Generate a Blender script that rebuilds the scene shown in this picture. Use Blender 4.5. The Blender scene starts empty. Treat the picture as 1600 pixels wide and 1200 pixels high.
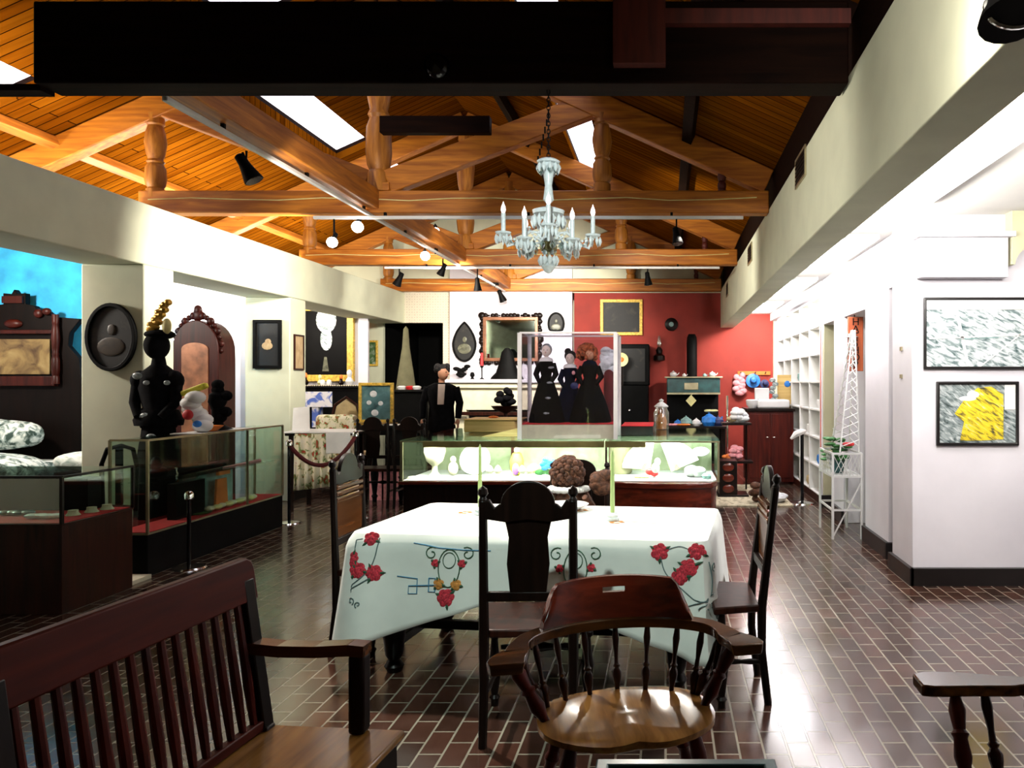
import bpy, math, random
from mathutils import Vector, Matrix
random.seed(7)
SC = bpy.context.scene
COL = SC.collection
PI = math.pi
H = 1.5          # eye height of the photographer
F = 1200.0       # focal length in pixels of the 1600 px wide frame

# ------------------------------------------------------------------ camera
cd = bpy.data.cameras.new('camera'); cam = bpy.data.objects.new('camera', cd); COL.objects.link(cam)
cd.sensor_width = 36; cd.lens = 27; cd.shift_x = -0.15; cd.shift_y = -0.00125; cd.clip_start = 0.05
cam.location = (0, 0, H); cam.rotation_euler = (PI/2, 0, 0)
SC.camera = cam
# ------------------------------------------------------------------ world, exposure
w = bpy.data.worlds.new('world'); SC.world = w; w.use_nodes = True
w.node_tree.nodes['Background'].inputs[0].default_value = (0.8, 0.85, 1, 1)
w.node_tree.nodes['Background'].inputs[1].default_value = 0.03
vs = SC.view_settings
vs.view_transform = 'Standard'; vs.look = 'None'; vs.gamma = 1; vs.use_curve_mapping = False
vs.exposure = 0.0
try:
    SC.cycles.use_denoising = True
    SC.cycles.max_bounces = 8; SC.cycles.diffuse_bounces = 2; SC.cycles.transparent_max_bounces = 24
    SC.cycles.sample_clamp_indirect = 6
    SC.cycles.caustics_reflective = False; SC.cycles.caustics_refractive = False
except Exception: pass

# ------------------------------------------------------------------ lights of the room
def aim(o, d):
    o.rotation_euler = Vector(d).to_track_quat('-Z', 'Y').to_euler()
def area(loc, d, sx, sy, p, col=(1, .96, .9)):
    l = bpy.data.lights.new('lamp_glow', 'AREA'); l.shape = 'RECTANGLE'; l.size = sx; l.size_y = sy
    l.energy = p; l.color = col
    o = bpy.data.objects.new('lamp_glow', l); COL.objects.link(o); o.location = loc; aim(o, d); return o
def spot(loc, d, p, ang=60, blend=.6, r=.05, col=(1, .93, .82)):
    l = bpy.data.lights.new('spot_glow', 'SPOT'); l.energy = p; l.spot_size = math.radians(ang)
    l.spot_blend = blend; l.shadow_soft_size = r; l.color = col
    o = bpy.data.objects.new('spot_glow', l); COL.objects.link(o); o.location = loc; aim(o, d); return o
def point(loc, p, r=.1, col=(1, .93, .82)):
    l = bpy.data.lights.new('bulb_glow', 'POINT'); l.energy = p; l.shadow_soft_size = r; l.color = col
    o = bpy.data.objects.new('bulb_glow', l); COL.objects.link(o); o.location = loc; return o
WARM = (1, .9, .72)
# right aisle: unseen lamps added behind the dropped beam to wash its ceiling and wall
for y in (3.2, 5.2, 7.6, 10.2, 12.6):
    area((1.30, y, 2.56), (1, 0, .45), 1.6, .12, 45)
area((2.3, 3.4, 2.7), (.1, 1, -.5), .5, .5, 70)
# track heads over the hall, and added spots without a fixture
spot((-3.1, 7.5, 2.85), (-1.7, .6, -.25), 330, 100)         # left wall head and piers
spot((-2.9, 8.6, 2.95), (-1.9, 1.6, .1), 260, 110)
spot((-2.8, 10.2, 2.9), (-1.2, 3.6, -.5), 260, 95)
spot((-2.3, 11.0, 2.95), (-.2, 3, -.7), 420, 95)            # chimney breast
spot((-1.6, 11.2, 2.95), (-.7, 3, -.9), 200, 90)
spot((-2.2, 4.9, 3.0), (1.35, -.55, -2.2), 620, 58)         # dining table
spot((-.2, 6.9, 3.0), (-.5, -2.6, -2.2), 200, 50)
spot((-.9, 1.0, 3.2), (.25, 2.9, -2.5), 300, 40, col=(.82, 1, .92))   # added to brighten the cloth front and chandelier
spot((-.4, 1.4, 2.75), (-.256, 2.85, -.18), 260, 20, .5, col=(.9, 1, 1))  # added narrow spot, only to whiten the chandelier
spot((-2.6, 5.0, 2.7), (-.2, 2.5, .85), 130, 52)           # face of the lit trusses
spot((-2.2, 8.4, 2.9), (-.3, 2.4, .45), 110, 75)
spot((-.8, 4.7, 3.0), (1.8, .7, -.2), 75, 100)              # added to light the dropped beam on the right
spot((-.9, 8.6, 3.0), (1.9, 1.6, -.2), 170, 110)  # second added spot for the same beam face
spot((.35, .9, 3.0), (.65, 1.0, -.1), 260, 85, .9)
spot((-.9, 4.9, 3.05), (-.05, 2.6, -1.5), 230, 30)          # added in front to brighten the acrylic case
spot((-2.87, 5.3, 2.95), (-1.9, 2.2, -1.3), 60, 70)
spot((.15, 7.4, 2.9), (-1.0, .6, -2), 60, 80)
spot((-.6, 11.8, 2.9), (-.4, 2.2, -.95), 14, 60)
spot((1.45, 12.7, 2.6), (-.15, 1.2, -.75), 170, 100, .5)             # added lamp imitating the aisle's spill on the red wall
spot((.9, 2.2, 2.6), (.35, 1.1, .25), 30, 100)
# left aisle lamps
point((-6.9, 6.6, 2.6), 260, .15)
point((-6.2, 9.2, 2.5), 90, .12)
point((-5.9, 11.8, 2.6), 120, .12)
for y in (6.3, 8.9, 11.5):
    area((-5.1, y, 3.16), (-1, 0, .6), 1.8, .1, 75, WARM)   # area lights above the left wall head, lighting the boards

# ------------------------------------------------------------------ materials
def nmat(name):
    m = bpy.data.materials.new(name); m.use_nodes = True
    nt = m.node_tree; return m, nt, nt.nodes['Principled BSDF']
def rgb(c): return (c[0], c[1], c[2], 1)
def coords(nt, scale=(1, 1, 1), rot=(0, 0, 0)):
    tc = nt.nodes.new('ShaderNodeTexCoord'); mp = nt.nodes.new('ShaderNodeMapping')
    if any(rot) and scale != (1, 1, 1): mp.vector_type = 'TEXTURE'; scale = tuple(1/k for k in scale)
    mp.inputs['Scale'].default_value = scale; mp.inputs['Rotation'].default_value = rot
    nt.links.new(tc.outputs['Object'], mp.inputs['Vector']); return mp.outputs[0]
def ramp(nt, fac, stops, interp='LINEAR'):
    r = nt.nodes.new('ShaderNodeValToRGB'); r.color_ramp.interpolation = interp
    e = r.color_ramp.elements
    while len(e) < len(stops): e.new(.5)
    for k, (p, c) in enumerate(stops): e[k].position = p; e[k].color = rgb(c)
    nt.links.new(fac, r.inputs[0]); return r.outputs[0]
def mat(name, c, rough=.6, metal=0, var=.12, sc=8, bump=0, spec=.5):
    m, nt, b = nmat(name)
    n = nt.nodes.new('ShaderNodeTexNoise'); n.inputs['Scale'].default_value = sc; n.inputs['Detail'].default_value = 4
    nt.links.new(coords(nt), n.inputs['Vector'])
    lo = [max(0, x*(1-var*1.6)) for x in c]; hi = [min(1, x*(1+var)) for x in c]
    nt.links.new(ramp(nt, n.outputs[0], [(.3, lo), (.7, hi)]), b.inputs['Base Color'])
    b.inputs['Roughness'].default_value = rough; b.inputs['Metallic'].default_value = metal
    b.inputs['Specular IOR Level'].default_value = spec
    if bump:
        bp = nt.nodes.new('ShaderNodeBump'); bp.inputs['Strength'].default_value = bump; bp.inputs['Distance'].default_value = .01
        nt.links.new(n.outputs[0], bp.inputs['Height']); nt.links.new(bp.outputs[0], b.inputs['Normal'])
    return m
def wood(name, dark, light, rough=.35, axis='x', sc=1.0, spec=.5, lines=0):
    m, nt, b = nmat(name)
    s = {'x': (1.2, 14, 14), 'y': (14, 1.2, 14), 'z': (14, 14, 1.2)}[axis]
    v = coords(nt, tuple(k*sc for k in s))
    n = nt.nodes.new('ShaderNodeTexNoise'); n.inputs['Scale'].default_value = 1.6; n.inputs['Detail'].default_value = 6; n.inputs['Distortion'].default_value = .6
    nt.links.new(v, n.inputs['Vector'])
    col = ramp(nt, n.outputs[0], [(.3, dark), (.52, [(a+c)/2 for a, c in zip(dark, light)]), (.72, light)])
    nt.links.new(col, b.inputs['Base Color'])
    b.inputs['Roughness'].default_value = rough; b.inputs['Specular IOR Level'].default_value = spec
    return m
def emis(name, c, s):
    m, nt, b = nmat(name); b.inputs['Base Color'].default_value = rgb(c)
    b.inputs['Emission Color'].default_value = rgb(c); b.inputs['Emission Strength'].default_value = s; return m
def glassy(name, tint=(.93, 1, .96), lo=.04, hi=.5, rough=.03):
    m = bpy.data.materials.new(name); m.use_nodes = True; nt = m.node_tree; nt.nodes.clear()
    o = nt.nodes.new('ShaderNodeOutputMaterial'); t = nt.nodes.new('ShaderNodeBsdfTransparent'); g = nt.nodes.new('ShaderNodeBsdfGlossy')
    t.inputs[0].default_value = rgb(tint); g.inputs['Roughness'].default_value = rough
    lw = nt.nodes.new('ShaderNodeLayerWeight'); lw.inputs[0].default_value = .25
    mr = nt.nodes.new('ShaderNodeMapRange'); mr.inputs[3].default_value = lo; mr.inputs[4].default_value = hi
    nt.links.new(lw.outputs['Facing'], mr.inputs[0])
    mx = nt.nodes.new('ShaderNodeMixShader'); nt.links.new(mr.outputs[0], mx.inputs[0])
    nt.links.new(t.outputs[0], mx.inputs[1]); nt.links.new(g.outputs[0], mx.inputs[2]); nt.links.new(mx.outputs[0], o.inputs[0])
    return m
def blotch(name, stops, scale=(6, 6, 6), rot=(0, 0, 0), nscale=1.0, dist=.8, rough=.5, interp='LINEAR', detail=5):
    m, nt, b = nmat(name)
    n = nt.nodes.new('ShaderNodeTexNoise'); n.inputs['Scale'].default_value = nscale; n.inputs['Detail'].default_value = detail
    n.inputs['Distortion'].default_value = dist
    nt.links.new(coords(nt, scale, rot), n.inputs['Vector'])
    nt.links.new(ramp(nt, n.outputs[0], stops, interp), b.inputs['Base Color']); b.inputs['Roughness'].default_value = rough
    return m

M = {}
M['plaster'] = mat('plaster', (.68, .70, .52), .85, var=.05, sc=3, bump=.04)
M['plaster_white'] = mat('plaster_white', (.80, .77, .82), .85, var=.03, sc=3)
M['plaster_olive_shade'] = mat('plaster_olive_shade', (.52, .50, .33), .9, var=.05, sc=3)  # darker olive plaster carrying the shade of the recess faces
M['ceiling_white'] = mat('ceiling_white', (.80, .78, .74), .9, var=.03, sc=3)
M['blue_wall'] = mat('blue_wall', (.03, .42, .80), .8, var=.2, sc=5)
M['red_wall'] = mat('red_wall', (.28, .024, .014), .75, var=.12, sc=3)
M['olive_dark'] = mat('olive_dark', (.16, .15, .08), .9, var=.1)
M['base_black'] = mat('base_black', (.008, .006, .006), .3, var=.3)
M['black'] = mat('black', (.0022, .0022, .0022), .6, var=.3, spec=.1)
M['black_gloss'] = mat('black_gloss', (.005, .005, .006), .15, var=.3, spec=.3)
M['black_cloth'] = mat('black_cloth', (.0028, .0028, .0038), .9, var=.5, sc=20, bump=.3, spec=.1)
M['navy_cloth'] = mat('navy_cloth', (.003, .005, .018), .9, var=.4, sc=20, bump=.3, spec=.1)
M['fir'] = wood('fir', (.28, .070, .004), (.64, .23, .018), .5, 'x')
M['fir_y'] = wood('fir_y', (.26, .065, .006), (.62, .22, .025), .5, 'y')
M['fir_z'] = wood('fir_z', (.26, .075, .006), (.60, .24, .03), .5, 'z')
M['fir_dark_unlit'] = wood('fir_dark_unlit', (.004, .0015, .001), (.012, .004, .002), .7, 'x', spec=.05)  # dark fir, also for unlit timbers whose shade is in the colour
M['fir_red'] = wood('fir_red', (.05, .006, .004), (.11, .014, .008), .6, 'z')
M['mahogany'] = wood('mahogany', (.032, .0025, .001), (.085, .008, .003), .5, 'y', spec=.1)
M['mahogany_x'] = wood('mahogany_x', (.045, .005, .002), (.16, .018, .006), .2, 'x')
M['mahogany_z'] = wood('mahogany_z', (.028, .003, .002), (.09, .009, .004), .35, 'z', spec=.2)
M['walnut'] = wood('walnut', (.003, .0015, .001), (.011, .0045, .003), .35, 'z', spec=.15)
M['walnut_mid'] = wood('walnut_mid', (.012, .0035, .002), (.045, .010, .005), .4, 'z', spec=.15)
M['oak_seat'] = wood('oak_seat', (.14, .055, .012), (.46, .23, .06), .2, 'y')
M['oak_dark'] = wood('oak_dark', (.030, .010, .003), (.13, .045, .012), .2, 'x')
M['spindle'] = wood('spindle', (.012, .003, .002), (.045, .010, .005), .22, 'z', spec=.3)
M['pine'] = wood('pine', (.62, .38, .10), (.85, .62, .25), .5, 'x')
M['gold'] = mat('gold', (.62, .36, .06), .35, .6, var=.3, sc=30)
M['gold_flat'] = mat('gold_flat', (.75, .48, .07), .5, .1, var=.3, sc=30)
M['bronze'] = mat('bronze', (.26, .22, .08), .45, .4, var=.15)
M['brass_trim'] = mat('brass_trim', (.45, .40, .25), .35, .7)
M['chrome'] = mat('chrome', (.8, .82, .8), .12, 1)
M['white'] = mat('white', (.85, .84, .82), .5, var=.04)
M['white_metal'] = mat('white_metal', (.82, .82, .80), .35, var=.04)
M['cream'] = mat('cream', (.80, .74, .52), .5, var=.08)
M['cream_pale'] = mat('cream_pale', (.85, .82, .66), .4, var=.06)
M['white_sheer'] = mat('white_sheer', (.80, .82, .84), .7, var=.15, sc=25)
M['red_felt'] = mat('red_felt', (.62, .012, .02), .9, var=.1)
M['red'] = mat('red', (.60, .02, .025), .5)
M['rope_red'] = mat('rope_red', (.12, .008, .010), .8, var=.3)
M['orange'] = mat('orange', (.75, .20, .03), .5)
M['pink'] = mat('pink', (.85, .35, .38), .7, var=.2, sc=20)
M['blue'] = mat('blue', (.02, .20, .65), .5, var=.2, sc=20)
M['blue_dark'] = mat('blue_dark', (.012, .02, .10), .6)
M['teal'] = mat('teal', (.02, .08, .08), .3, var=.3)
M['teal_pale'] = mat('teal_pale', (.25, .42, .40), .5, var=.3)
M['yellow'] = mat('yellow', (.80, .72, .05), .6, var=.2, sc=20)
M['yellow_pale'] = mat('yellow_pale', (.85, .78, .35), .6)
M['purple'] = mat('purple', (.32, .12, .40), .7)
M['green_candle'] = mat('green_candle', (.45, .60, .22), .4, var=.06)
M['leaf'] = mat('leaf', (.02, .14, .02), .6, var=.4, sc=20)
M['beige'] = mat('beige', (.55, .42, .22), .8, var=.15)
M['skin'] = mat('skin', (.55, .26, .15), .6, var=.06)
M['skin_pale'] = mat('skin_pale', (.85, .70, .62), .5, var=.05)
M['hair_brown'] = mat('hair_brown', (.10, .035, .015), .8, var=.5, sc=40, bump=1)
M['hair_red'] = mat('hair_red', (.42, .10, .03), .8, var=.5, sc=40, bump=1)
M['hair_black'] = mat('hair_black', (.008, .006, .006), .8, var=.5, sc=40, bump=1)
M['hair_grey'] = mat('hair_grey', (.30, .32, .34), .8, var=.5, sc=40, bump=1)
M['stone'] = mat('stone', (.62, .58, .42), .7, var=.1)
M['glass'] = glassy('glass')
M['glass_top'] = glassy('glass_top', (.80, .95, .88), .07, .8, .05)
M['acrylic'] = glassy('acrylic', (.97, .96, 1), .07, .4)
M['acrylic_edge'] = mat('acrylic_edge', (.92, .88, .88), .3, var=.03)
M['crystal'] = glassy('crystal', (.80, .93, .92), .25, .9, .08)
M['crystal_white'] = mat('crystal_white', (.86, .95, .93), .25, var=.08, sc=60)
M['mirror'] = mat('mirror', (.45, .55, .48), .05, 1)
M['mirror_old'] = mat('mirror_old', (.24, .10, .05), .35, .4, var=.3)
M['skylight'] = emis('skylight', (.93, .90, 1), 2.2)
M['bulb'] = emis('bulb', (1, .95, .85), 25)
M['tube'] = emis('tube', (1, 1, .92), 6)
M['flame_bulb'] = emis('flame_bulb', (1, .95, .92), 1.5)
M['lawn_cloth'] = mat('lawn_cloth', (.80, .83, .78), .85, var=.04, sc=6)
M['thread_red'] = mat('thread_red', (.62, .035, .06), .8, var=.4, sc=120)
M['thread_green'] = mat('thread_green', (.03, .10, .05), .8, var=.3, sc=60)
M['thread_blue'] = mat('thread_blue', (.08, .26, .42), .8)
M['thread_grey'] = mat('thread_grey', (.10, .16, .16), .8)
M['thread_gold'] = mat('thread_gold', (.60, .25, .05), .8)
M['bedspread'] = blotch('bedspread', [(.38, (.03, .06, .05)), (.47, (.30, .38, .36)), (.58, (.75, .80, .78))], (14, 14, 14), rough=.9)
M['blanket'] = blotch('blanket', [(.3, (.25, .33, .30)), (.6, (.75, .80, .76))], (10, 10, 22), rough=.9)
M['floral'] = blotch('floral', [(.34, (.45, .03, .02)), (.42, (.15, .28, .08)), (.47, (.80, .72, .50)), (.66, (.85, .80, .65)), (.74, (.55, .20, .06))], (15, 15, 12), rough=.9)
M['tapestry'] = blotch('tapestry', [(.3, (.05, .025, .01)), (.5, (.18, .12, .045)), (.7, (.26, .19, .08))], (5, 5, 5), rough=.9)
M['art_dark'] = blotch('art_dark', [(.55, (.005, .005, .005)), (.72, (.035, .03, .02)), (.85, (.10, .08, .05))], (6, 6, 6), rough=.6)
M['art_photo'] = blotch('art_photo', [(.30, (.03, .07, .07)), (.42, (.20, .26, .26)), (.54, (.60, .65, .66)), (.70, (.82, .84, .86))], (12, 12, 40), (0, .45, 0), detail=8, rough=.35)
M['art_yellow'] = blotch('art_yellow', [(.28, (.02, .03, .03)), (.40, (.25, .19, .03)), (.48, (.72, .55, .02)), (.60, (.80, .68, .04)), (.72, (.50, .55, .55))], (11, 11, 45), (0, .6, 0), detail=8, rough=.35)
M['art_grey'] = blotch('art_grey', [(.32, (.03, .05, .05)), (.5, (.25, .30, .30)), (.7, (.65, .68, .68))], (14, 14, 50), (0, .6, 0), detail=8, rough=.35)
M['art_green'] = blotch('art_green', [(.3, (.01, .04, .015)), (.5, (.06, .14, .04)), (.7, (.45, .50, .42))], (14, 14, 10), rough=.4)
M['art_teal'] = blotch('art_teal', [(.3, (.02, .06, .07)), (.6, (.10, .22, .24)), (.8, (.30, .38, .30))], (6, 6, 6), rough=.4)
M['art_blue'] = blotch('art_blue', [(.45, (.10, .18, .60)), (.52, (.80, .80, .85)), (.8, (.85, .82, .85))], (6, 6, 6), rough=.5)
M['portrait_wash'] = blotch('portrait_wash', [(.3, (.02, .025, .015)), (.6, (.14, .14, .09)), (.8, (.3, .3, .2))], (12, 12, 12), rough=.4)
M['sepia'] = blotch('sepia', [(.3, (.35, .22, .10)), (.6, (.55, .40, .22)), (.8, (.30, .12, .05))], (20, 20, 8), rough=.6)
M['rug'] = blotch('rug', [(.35, (.35, .30, .20)), (.5, (.60, .52, .36)), (.7, (.75, .68, .52))], (14, 6, 6), rough=.95)
M['sign_wood'] = wood('sign_wood', (.28, .05, .015), (.45, .10, .03), .5, 'z')
M['enamel'] = mat('enamel', (.86, .84, .84), .3, var=.03)

# patterned wallpaper
m, nt, b = nmat('wallpaper')
v1 = nt.nodes.new('ShaderNodeTexVoronoi'); v1.inputs['Scale'].default_value = 15; nt.links.new(coords(nt, (1, .01, 1), (0, .785, 0)), v1.inputs['Vector'])
v1.inputs['Randomness'].default_value = .05
nt.links.new(ramp(nt, v1.outputs['Distance'], [(.12, (.58, .50, .38)), (.25, (.70, .63, .50)), (.42, (.72, .65, .52)), (.52, (.60, .52, .41))]), b.inputs['Base Color'])
b.inputs['Roughness'].default_value = .85; M['wallpaper'] = m

# board ceiling: narrow planks running down the slope
m, nt, b = nmat('ceiling_boards')
n1 = nt.nodes.new('ShaderNodeTexNoise'); n1.inputs['Scale'].default_value = 1.4; n1.inputs['Detail'].default_value = 5
nt.links.new(coords(nt, (.7, 11, .7)), n1.inputs['Vector'])
bc = nt.nodes.new('ShaderNodeTexBrick'); nt.links.new(coords(nt, (1, 1, 1)), bc.inputs['Vector'])
for k, v in (('Scale', 1), ('Mortar Size', .006), ('Brick Width', 9), ('Row Height', .11)): bc.inputs[k].default_value = v
bc.inputs['Color1'].default_value = rgb((.13, .034, .0012)); bc.inputs['Color2'].default_value = rgb((.21, .066, .003)); bc.inputs['Mortar'].default_value = rgb((.02, .006, .001))
mx = nt.nodes.new('ShaderNodeMixRGB'); mx.blend_type = 'MULTIPLY'; mx.inputs[0].default_value = .8
nt.links.new(bc.outputs[0], mx.inputs[1]); nt.links.new(ramp(nt, n1.outputs[0], [(.3, (.45, .40, .35)), (.65, (1, 1, 1))]), mx.inputs[2])
nt.links.new(mx.outputs[0], b.inputs['Base Color']); b.inputs['Roughness'].default_value = .6; b.inputs['Specular IOR Level'].default_value = 0
M['boards'] = m

# brick pavers with a worn polish
m, nt, b = nmat('brick_pavers')
v = coords(nt, (1, 1, 1), (0, 0, PI/2))
bc = nt.nodes.new('ShaderNodeTexBrick'); nt.links.new(v, bc.inputs['Vector'])
for k, x in (('Scale', 1), ('Mortar Size', .0055), ('Mortar Smooth', .3), ('Bias', 0), ('Brick Width', .2), ('Row Height', .1)): bc.inputs[k].default_value = x
bc.inputs['Color1'].default_value = rgb((.038, .018, .012)); bc.inputs['Color2'].default_value = rgb((.085, .034, .022)); bc.inputs['Mortar'].default_value = rgb((.30, .28, .22))
n = nt.nodes.new('ShaderNodeTexNoise'); n.inputs['Scale'].default_value = 5; n.inputs['Detail'].default_value = 5; nt.links.new(coords(nt), n.inputs['Vector'])
mx = nt.nodes.new('ShaderNodeMixRGB'); mx.blend_type = 'MULTIPLY'; mx.inputs[0].default_value = .7
nt.links.new(bc.outputs[0], mx.inputs[1]); nt.links.new(ramp(nt, n.outputs[0], [(.3, (.5, .5, .5)), (.7, (1, 1, 1))]), mx.inputs[2])
nt.links.new(mx.outputs[0], b.inputs['Base Color'])
rr = nt.nodes.new('ShaderNodeMapRange'); rr.inputs[1].default_value = .3; rr.inputs[2].default_value = .7; rr.inputs[3].default_value = .13; rr.inputs[4].default_value = .22
nt.links.new(n.outputs[0], rr.inputs[0]); nt.links.new(rr.outputs[0], b.inputs['Roughness'])
inv = nt.nodes.new('ShaderNodeMath'); inv.operation = 'SUBTRACT'; inv.inputs[0].default_value = 1; nt.links.new(bc.outputs['Fac'], inv.inputs[1])
b.inputs['Specular IOR Level'].default_value = .8
bp = nt.nodes.new('ShaderNodeBump'); bp.inputs['Strength'].default_value = .5; bp.inputs['Distance'].default_value = .004
nt.links.new(inv.outputs[0], bp.inputs['Height']); nt.links.new(bp.outputs[0], b.inputs['Normal'])
M['pavers'] = m

M['case_back'] = blotch('case_back', [(.35, (.30, .36, .20)), (.6, (.50, .56, .36)), (.75, (.40, .46, .28))], (4, 4, 4), rough=.8)
M['rosewood'] = wood('rosewood', (.012, .0015, .001), (.050, .006, .003), .4, 'z', spec=.2)
M['ebony'] = wood('ebony', (.0015, .0008, .0006), (.005, .002, .0014), .5, 'z', spec=.1)
M['added_ceiling_lamp'] = emis('added_ceiling_lamp', (.98, .95, 1), 15)
M['dim_art'] = blotch('dim_art', [(.3, (.012, .008, .004)), (.6, (.04, .025, .012)), (.8, (.08, .06, .03))], (12, 12, 12), rough=.5)
# ------------------------------------------------------------------ mesh builder
def at(px, py, Y):
    return Vector(((px-1040)/F*Y, Y, H-(py-598)/F*Y))
class MB:
    def __init__(s): s.v = []; s.f = []; s.T = None
    def add(s, vs, fs):
        k = len(s.v)
        if s.T is not None: vs = [s.T @ Vector(p) for p in vs]
        s.v += [tuple(p) for p in vs]; s.f += [tuple(i+k for i in q) for q in fs]; return s
    def box(s, x0, x1, y0, y1, z0, z1):
        return s.add([(x0,y0,z0),(x1,y0,z0),(x1,y1,z0),(x0,y1,z0),(x0,y0,z1),(x1,y0,z1),(x1,y1,z1),(x0,y1,z1)],
                     [(0,3,2,1),(4,5,6,7),(0,1,5,4),(1,2,6,5),(2,3,7,6),(3,0,4,7)])
    def bar(s, p0, p1, w, h, up=(0, 0, 1)):
        p0, p1 = Vector(p0), Vector(p1); d = (p1-p0).normalized(); up = Vector(up)
        a = d.cross(up).normalized(); b = a.cross(d).normalized(); vs = []
        for p in (p0, p1):
            for i, j in ((-1,-1),(1,-1),(1,1),(-1,1)): vs.append(p+a*(i*w/2)+b*(j*h/2))
        return s.add(vs, [(0,1,2,3),(7,6,5,4),(0,4,5,1),(1,5,6,2),(2,6,7,3),(3,7,4,0)])
    def tube(s, pts, r, n=8, caps=True):
        pts = [Vector(p) for p in pts]; m = len(pts); rs = r if isinstance(r, (list, tuple)) else [r]*m
        vs = []; a = None
        for i, p in enumerate(pts):
            d = (pts[min(i+1, m-1)]-pts[max(i-1, 0)])
            d = d.normalized() if d.length > 1e-9 else Vector((0, 0, 1))
            if a is None:
                a = d.cross(Vector((0, 0, 1)));
                if a.length < .05: a = d.cross(Vector((1, 0, 0)))
            a = (a - d*a.dot(d)).normalized(); b = d.cross(a)
            for k in range(n):
                t = 2*PI*k/n; vs.append(p+(a*math.cos(t)+b*math.sin(t))*rs[i])
        fs = [(i*n+k, i*n+(k+1) % n, (i+1)*n+(k+1) % n, (i+1)*n+k) for i in range(m-1) for k in range(n)]
        if caps: fs += [tuple(range(n-1, -1, -1)), tuple((m-1)*n+k for k in range(n))]
        return s.add(vs, fs)
    def lathe(s, prof, o=(0, 0, 0), n=16, sx=1, sy=1):
        vs = [(o[0]+r*sx*math.cos(2*PI*k/n), o[1]+r*sy*math.sin(2*PI*k/n), o[2]+z) for r, z in prof for k in range(n)]
        m = len(prof)
        fs = [(i*n+k, i*n+(k+1) % n, (i+1)*n+(k+1) % n, (i+1)*n+k) for i in range(m-1) for k in range(n)]
        fs += [tuple(range(n-1, -1, -1)), tuple((m-1)*n+k for k in range(n))]
        return s.add(vs, fs)
    def ell(s, c, r, n=12, m=8):
        if not isinstance(r, (tuple, list)): r = (r, r, r)
        vs = [(c[0], c[1], c[2]-r[2])]
        for i in range(1, m):
            ph = -PI/2+PI*i/m
            for k in range(n):
                t = 2*PI*k/n; vs.append((c[0]+r[0]*math.cos(ph)*math.cos(t), c[1]+r[1]*math.cos(ph)*math.sin(t), c[2]+r[2]*math.sin(ph)))
        vs.append((c[0], c[1], c[2]+r[2])); L = len(vs)-1
        fs = [(0, 1+(k+1) % n, 1+k) for k in range(n)]
        fs += [(1+i*n+k, 1+i*n+(k+1) % n, 1+(i+1)*n+(k+1) % n, 1+(i+1)*n+k) for i in range(m-2) for k in range(n)]
        fs += [(1+(m-2)*n+k, 1+(m-2)*n+(k+1) % n, L) for k in range(n)]
        return s.add(vs, fs)
    def prism(s, poly, o, ux, uy, dv):
        o, ux, uy, dv = Vector(o), Vector(ux), Vector(uy), Vector(dv); n = len(poly)
        vs = [o+ux*a+uy*b for a, b in poly]+[o+ux*a+uy*b+dv for a, b in poly]
        fs = [tuple(range(n-1, -1, -1)), tuple(range(n, 2*n))]+[(k, (k+1) % n, n+(k+1) % n, n+k) for k in range(n)]
        return s.add(vs, fs)
    def ring(s, outer, inner, o, ux, uy, dv):
        o, ux, uy, dv = Vector(o), Vector(ux), Vector(uy), Vector(dv); n = len(outer)
        vs = []
        for off in (Vector((0, 0, 0)), dv):
            vs += [o+off+ux*a+uy*b for a, b in outer]; vs += [o+off+ux*a+uy*b for a, b in inner]
        fs = []
        for k in range(n):
            j = (k+1) % n
            fs += [(k, n+k, n+j, j), (2*n+k, 2*n+j, 3*n+j, 3*n+k), (k, j, 2*n+j, 2*n+k), (n+k, 3*n+k, 3*n+j, n+j)]
        return s.add(vs, fs)
    def turned(s, p0, p1, r, prof=None, n=10):
        if prof is None: prof = [(0,.7),(.06,.7),(.09,1),(.12,.6),(.2,.8),(.42,1.25),(.6,.75),(.72,.6),(.75,1.05),(.79,1.05),(.82,.6),(.9,.75),(1,.6)]
        p0, p1 = Vector(p0), Vector(p1)
        return s.tube([p0.lerp(p1, t) for t, _ in prof], [r*k for _, k in prof], n)
    def build(s, name, m, parent=None, bevel=0, smooth=True, seg=2):
        off = Vector((0, 0, 0)); q = parent
        while q is not None: off += q.location; q = q.parent
        if parent is None:
            xs, ys, zs = zip(*s.v); off = Vector(((min(xs)+max(xs))/2, (min(ys)+max(ys))/2, min(zs)))
        me = bpy.data.meshes.new(name); me.from_pydata([tuple(Vector(p)-off) for p in s.v], [], s.f); me.update()
        me.materials.append(M[m] if isinstance(m, str) else m)
        if smooth:
            me.polygons.foreach_set('use_smooth', [True]*len(me.polygons))
            try: me.set_sharp_from_angle(angle=math.radians(38))
            except Exception: pass
        o = bpy.data.objects.new(name, me); COL.objects.link(o)
        if parent is None: o.location = off
        else: o.parent = parent
        if bevel:
            b = o.modifiers.new('bevel', 'BEVEL'); b.width = bevel; b.segments = seg; b.limit_method = 'ANGLE'; b.angle_limit = math.radians(40)
        return o
def tag(o, label, cat, group=None, kind=None):
    o['label'] = label; o['category'] = cat
    if group: o['group'] = group
    if kind: o['kind'] = kind
    return o
def thing(name, loc, label, cat, group=None):
    o = bpy.data.objects.new(name, None); o.empty_display_size = .1; COL.objects.link(o); o.location = loc
    return tag(o, label, cat, group)
def struct(mb, name, m, **k):
    o = mb.build(name, m, **k); o['kind'] = 'structure'; return o
def copy_tree(o, parent=None):
    c = o.copy(); COL.objects.link(c); c.parent = parent
    for ch in list(o.children): copy_tree(ch, c)
    return c
def clone(o, loc, rz, label, scale=None):
    c = copy_tree(o); c.location = loc; c.rotation_euler = (0, 0, rz); c['label'] = label
    if scale: c.scale = scale
    return c
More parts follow.
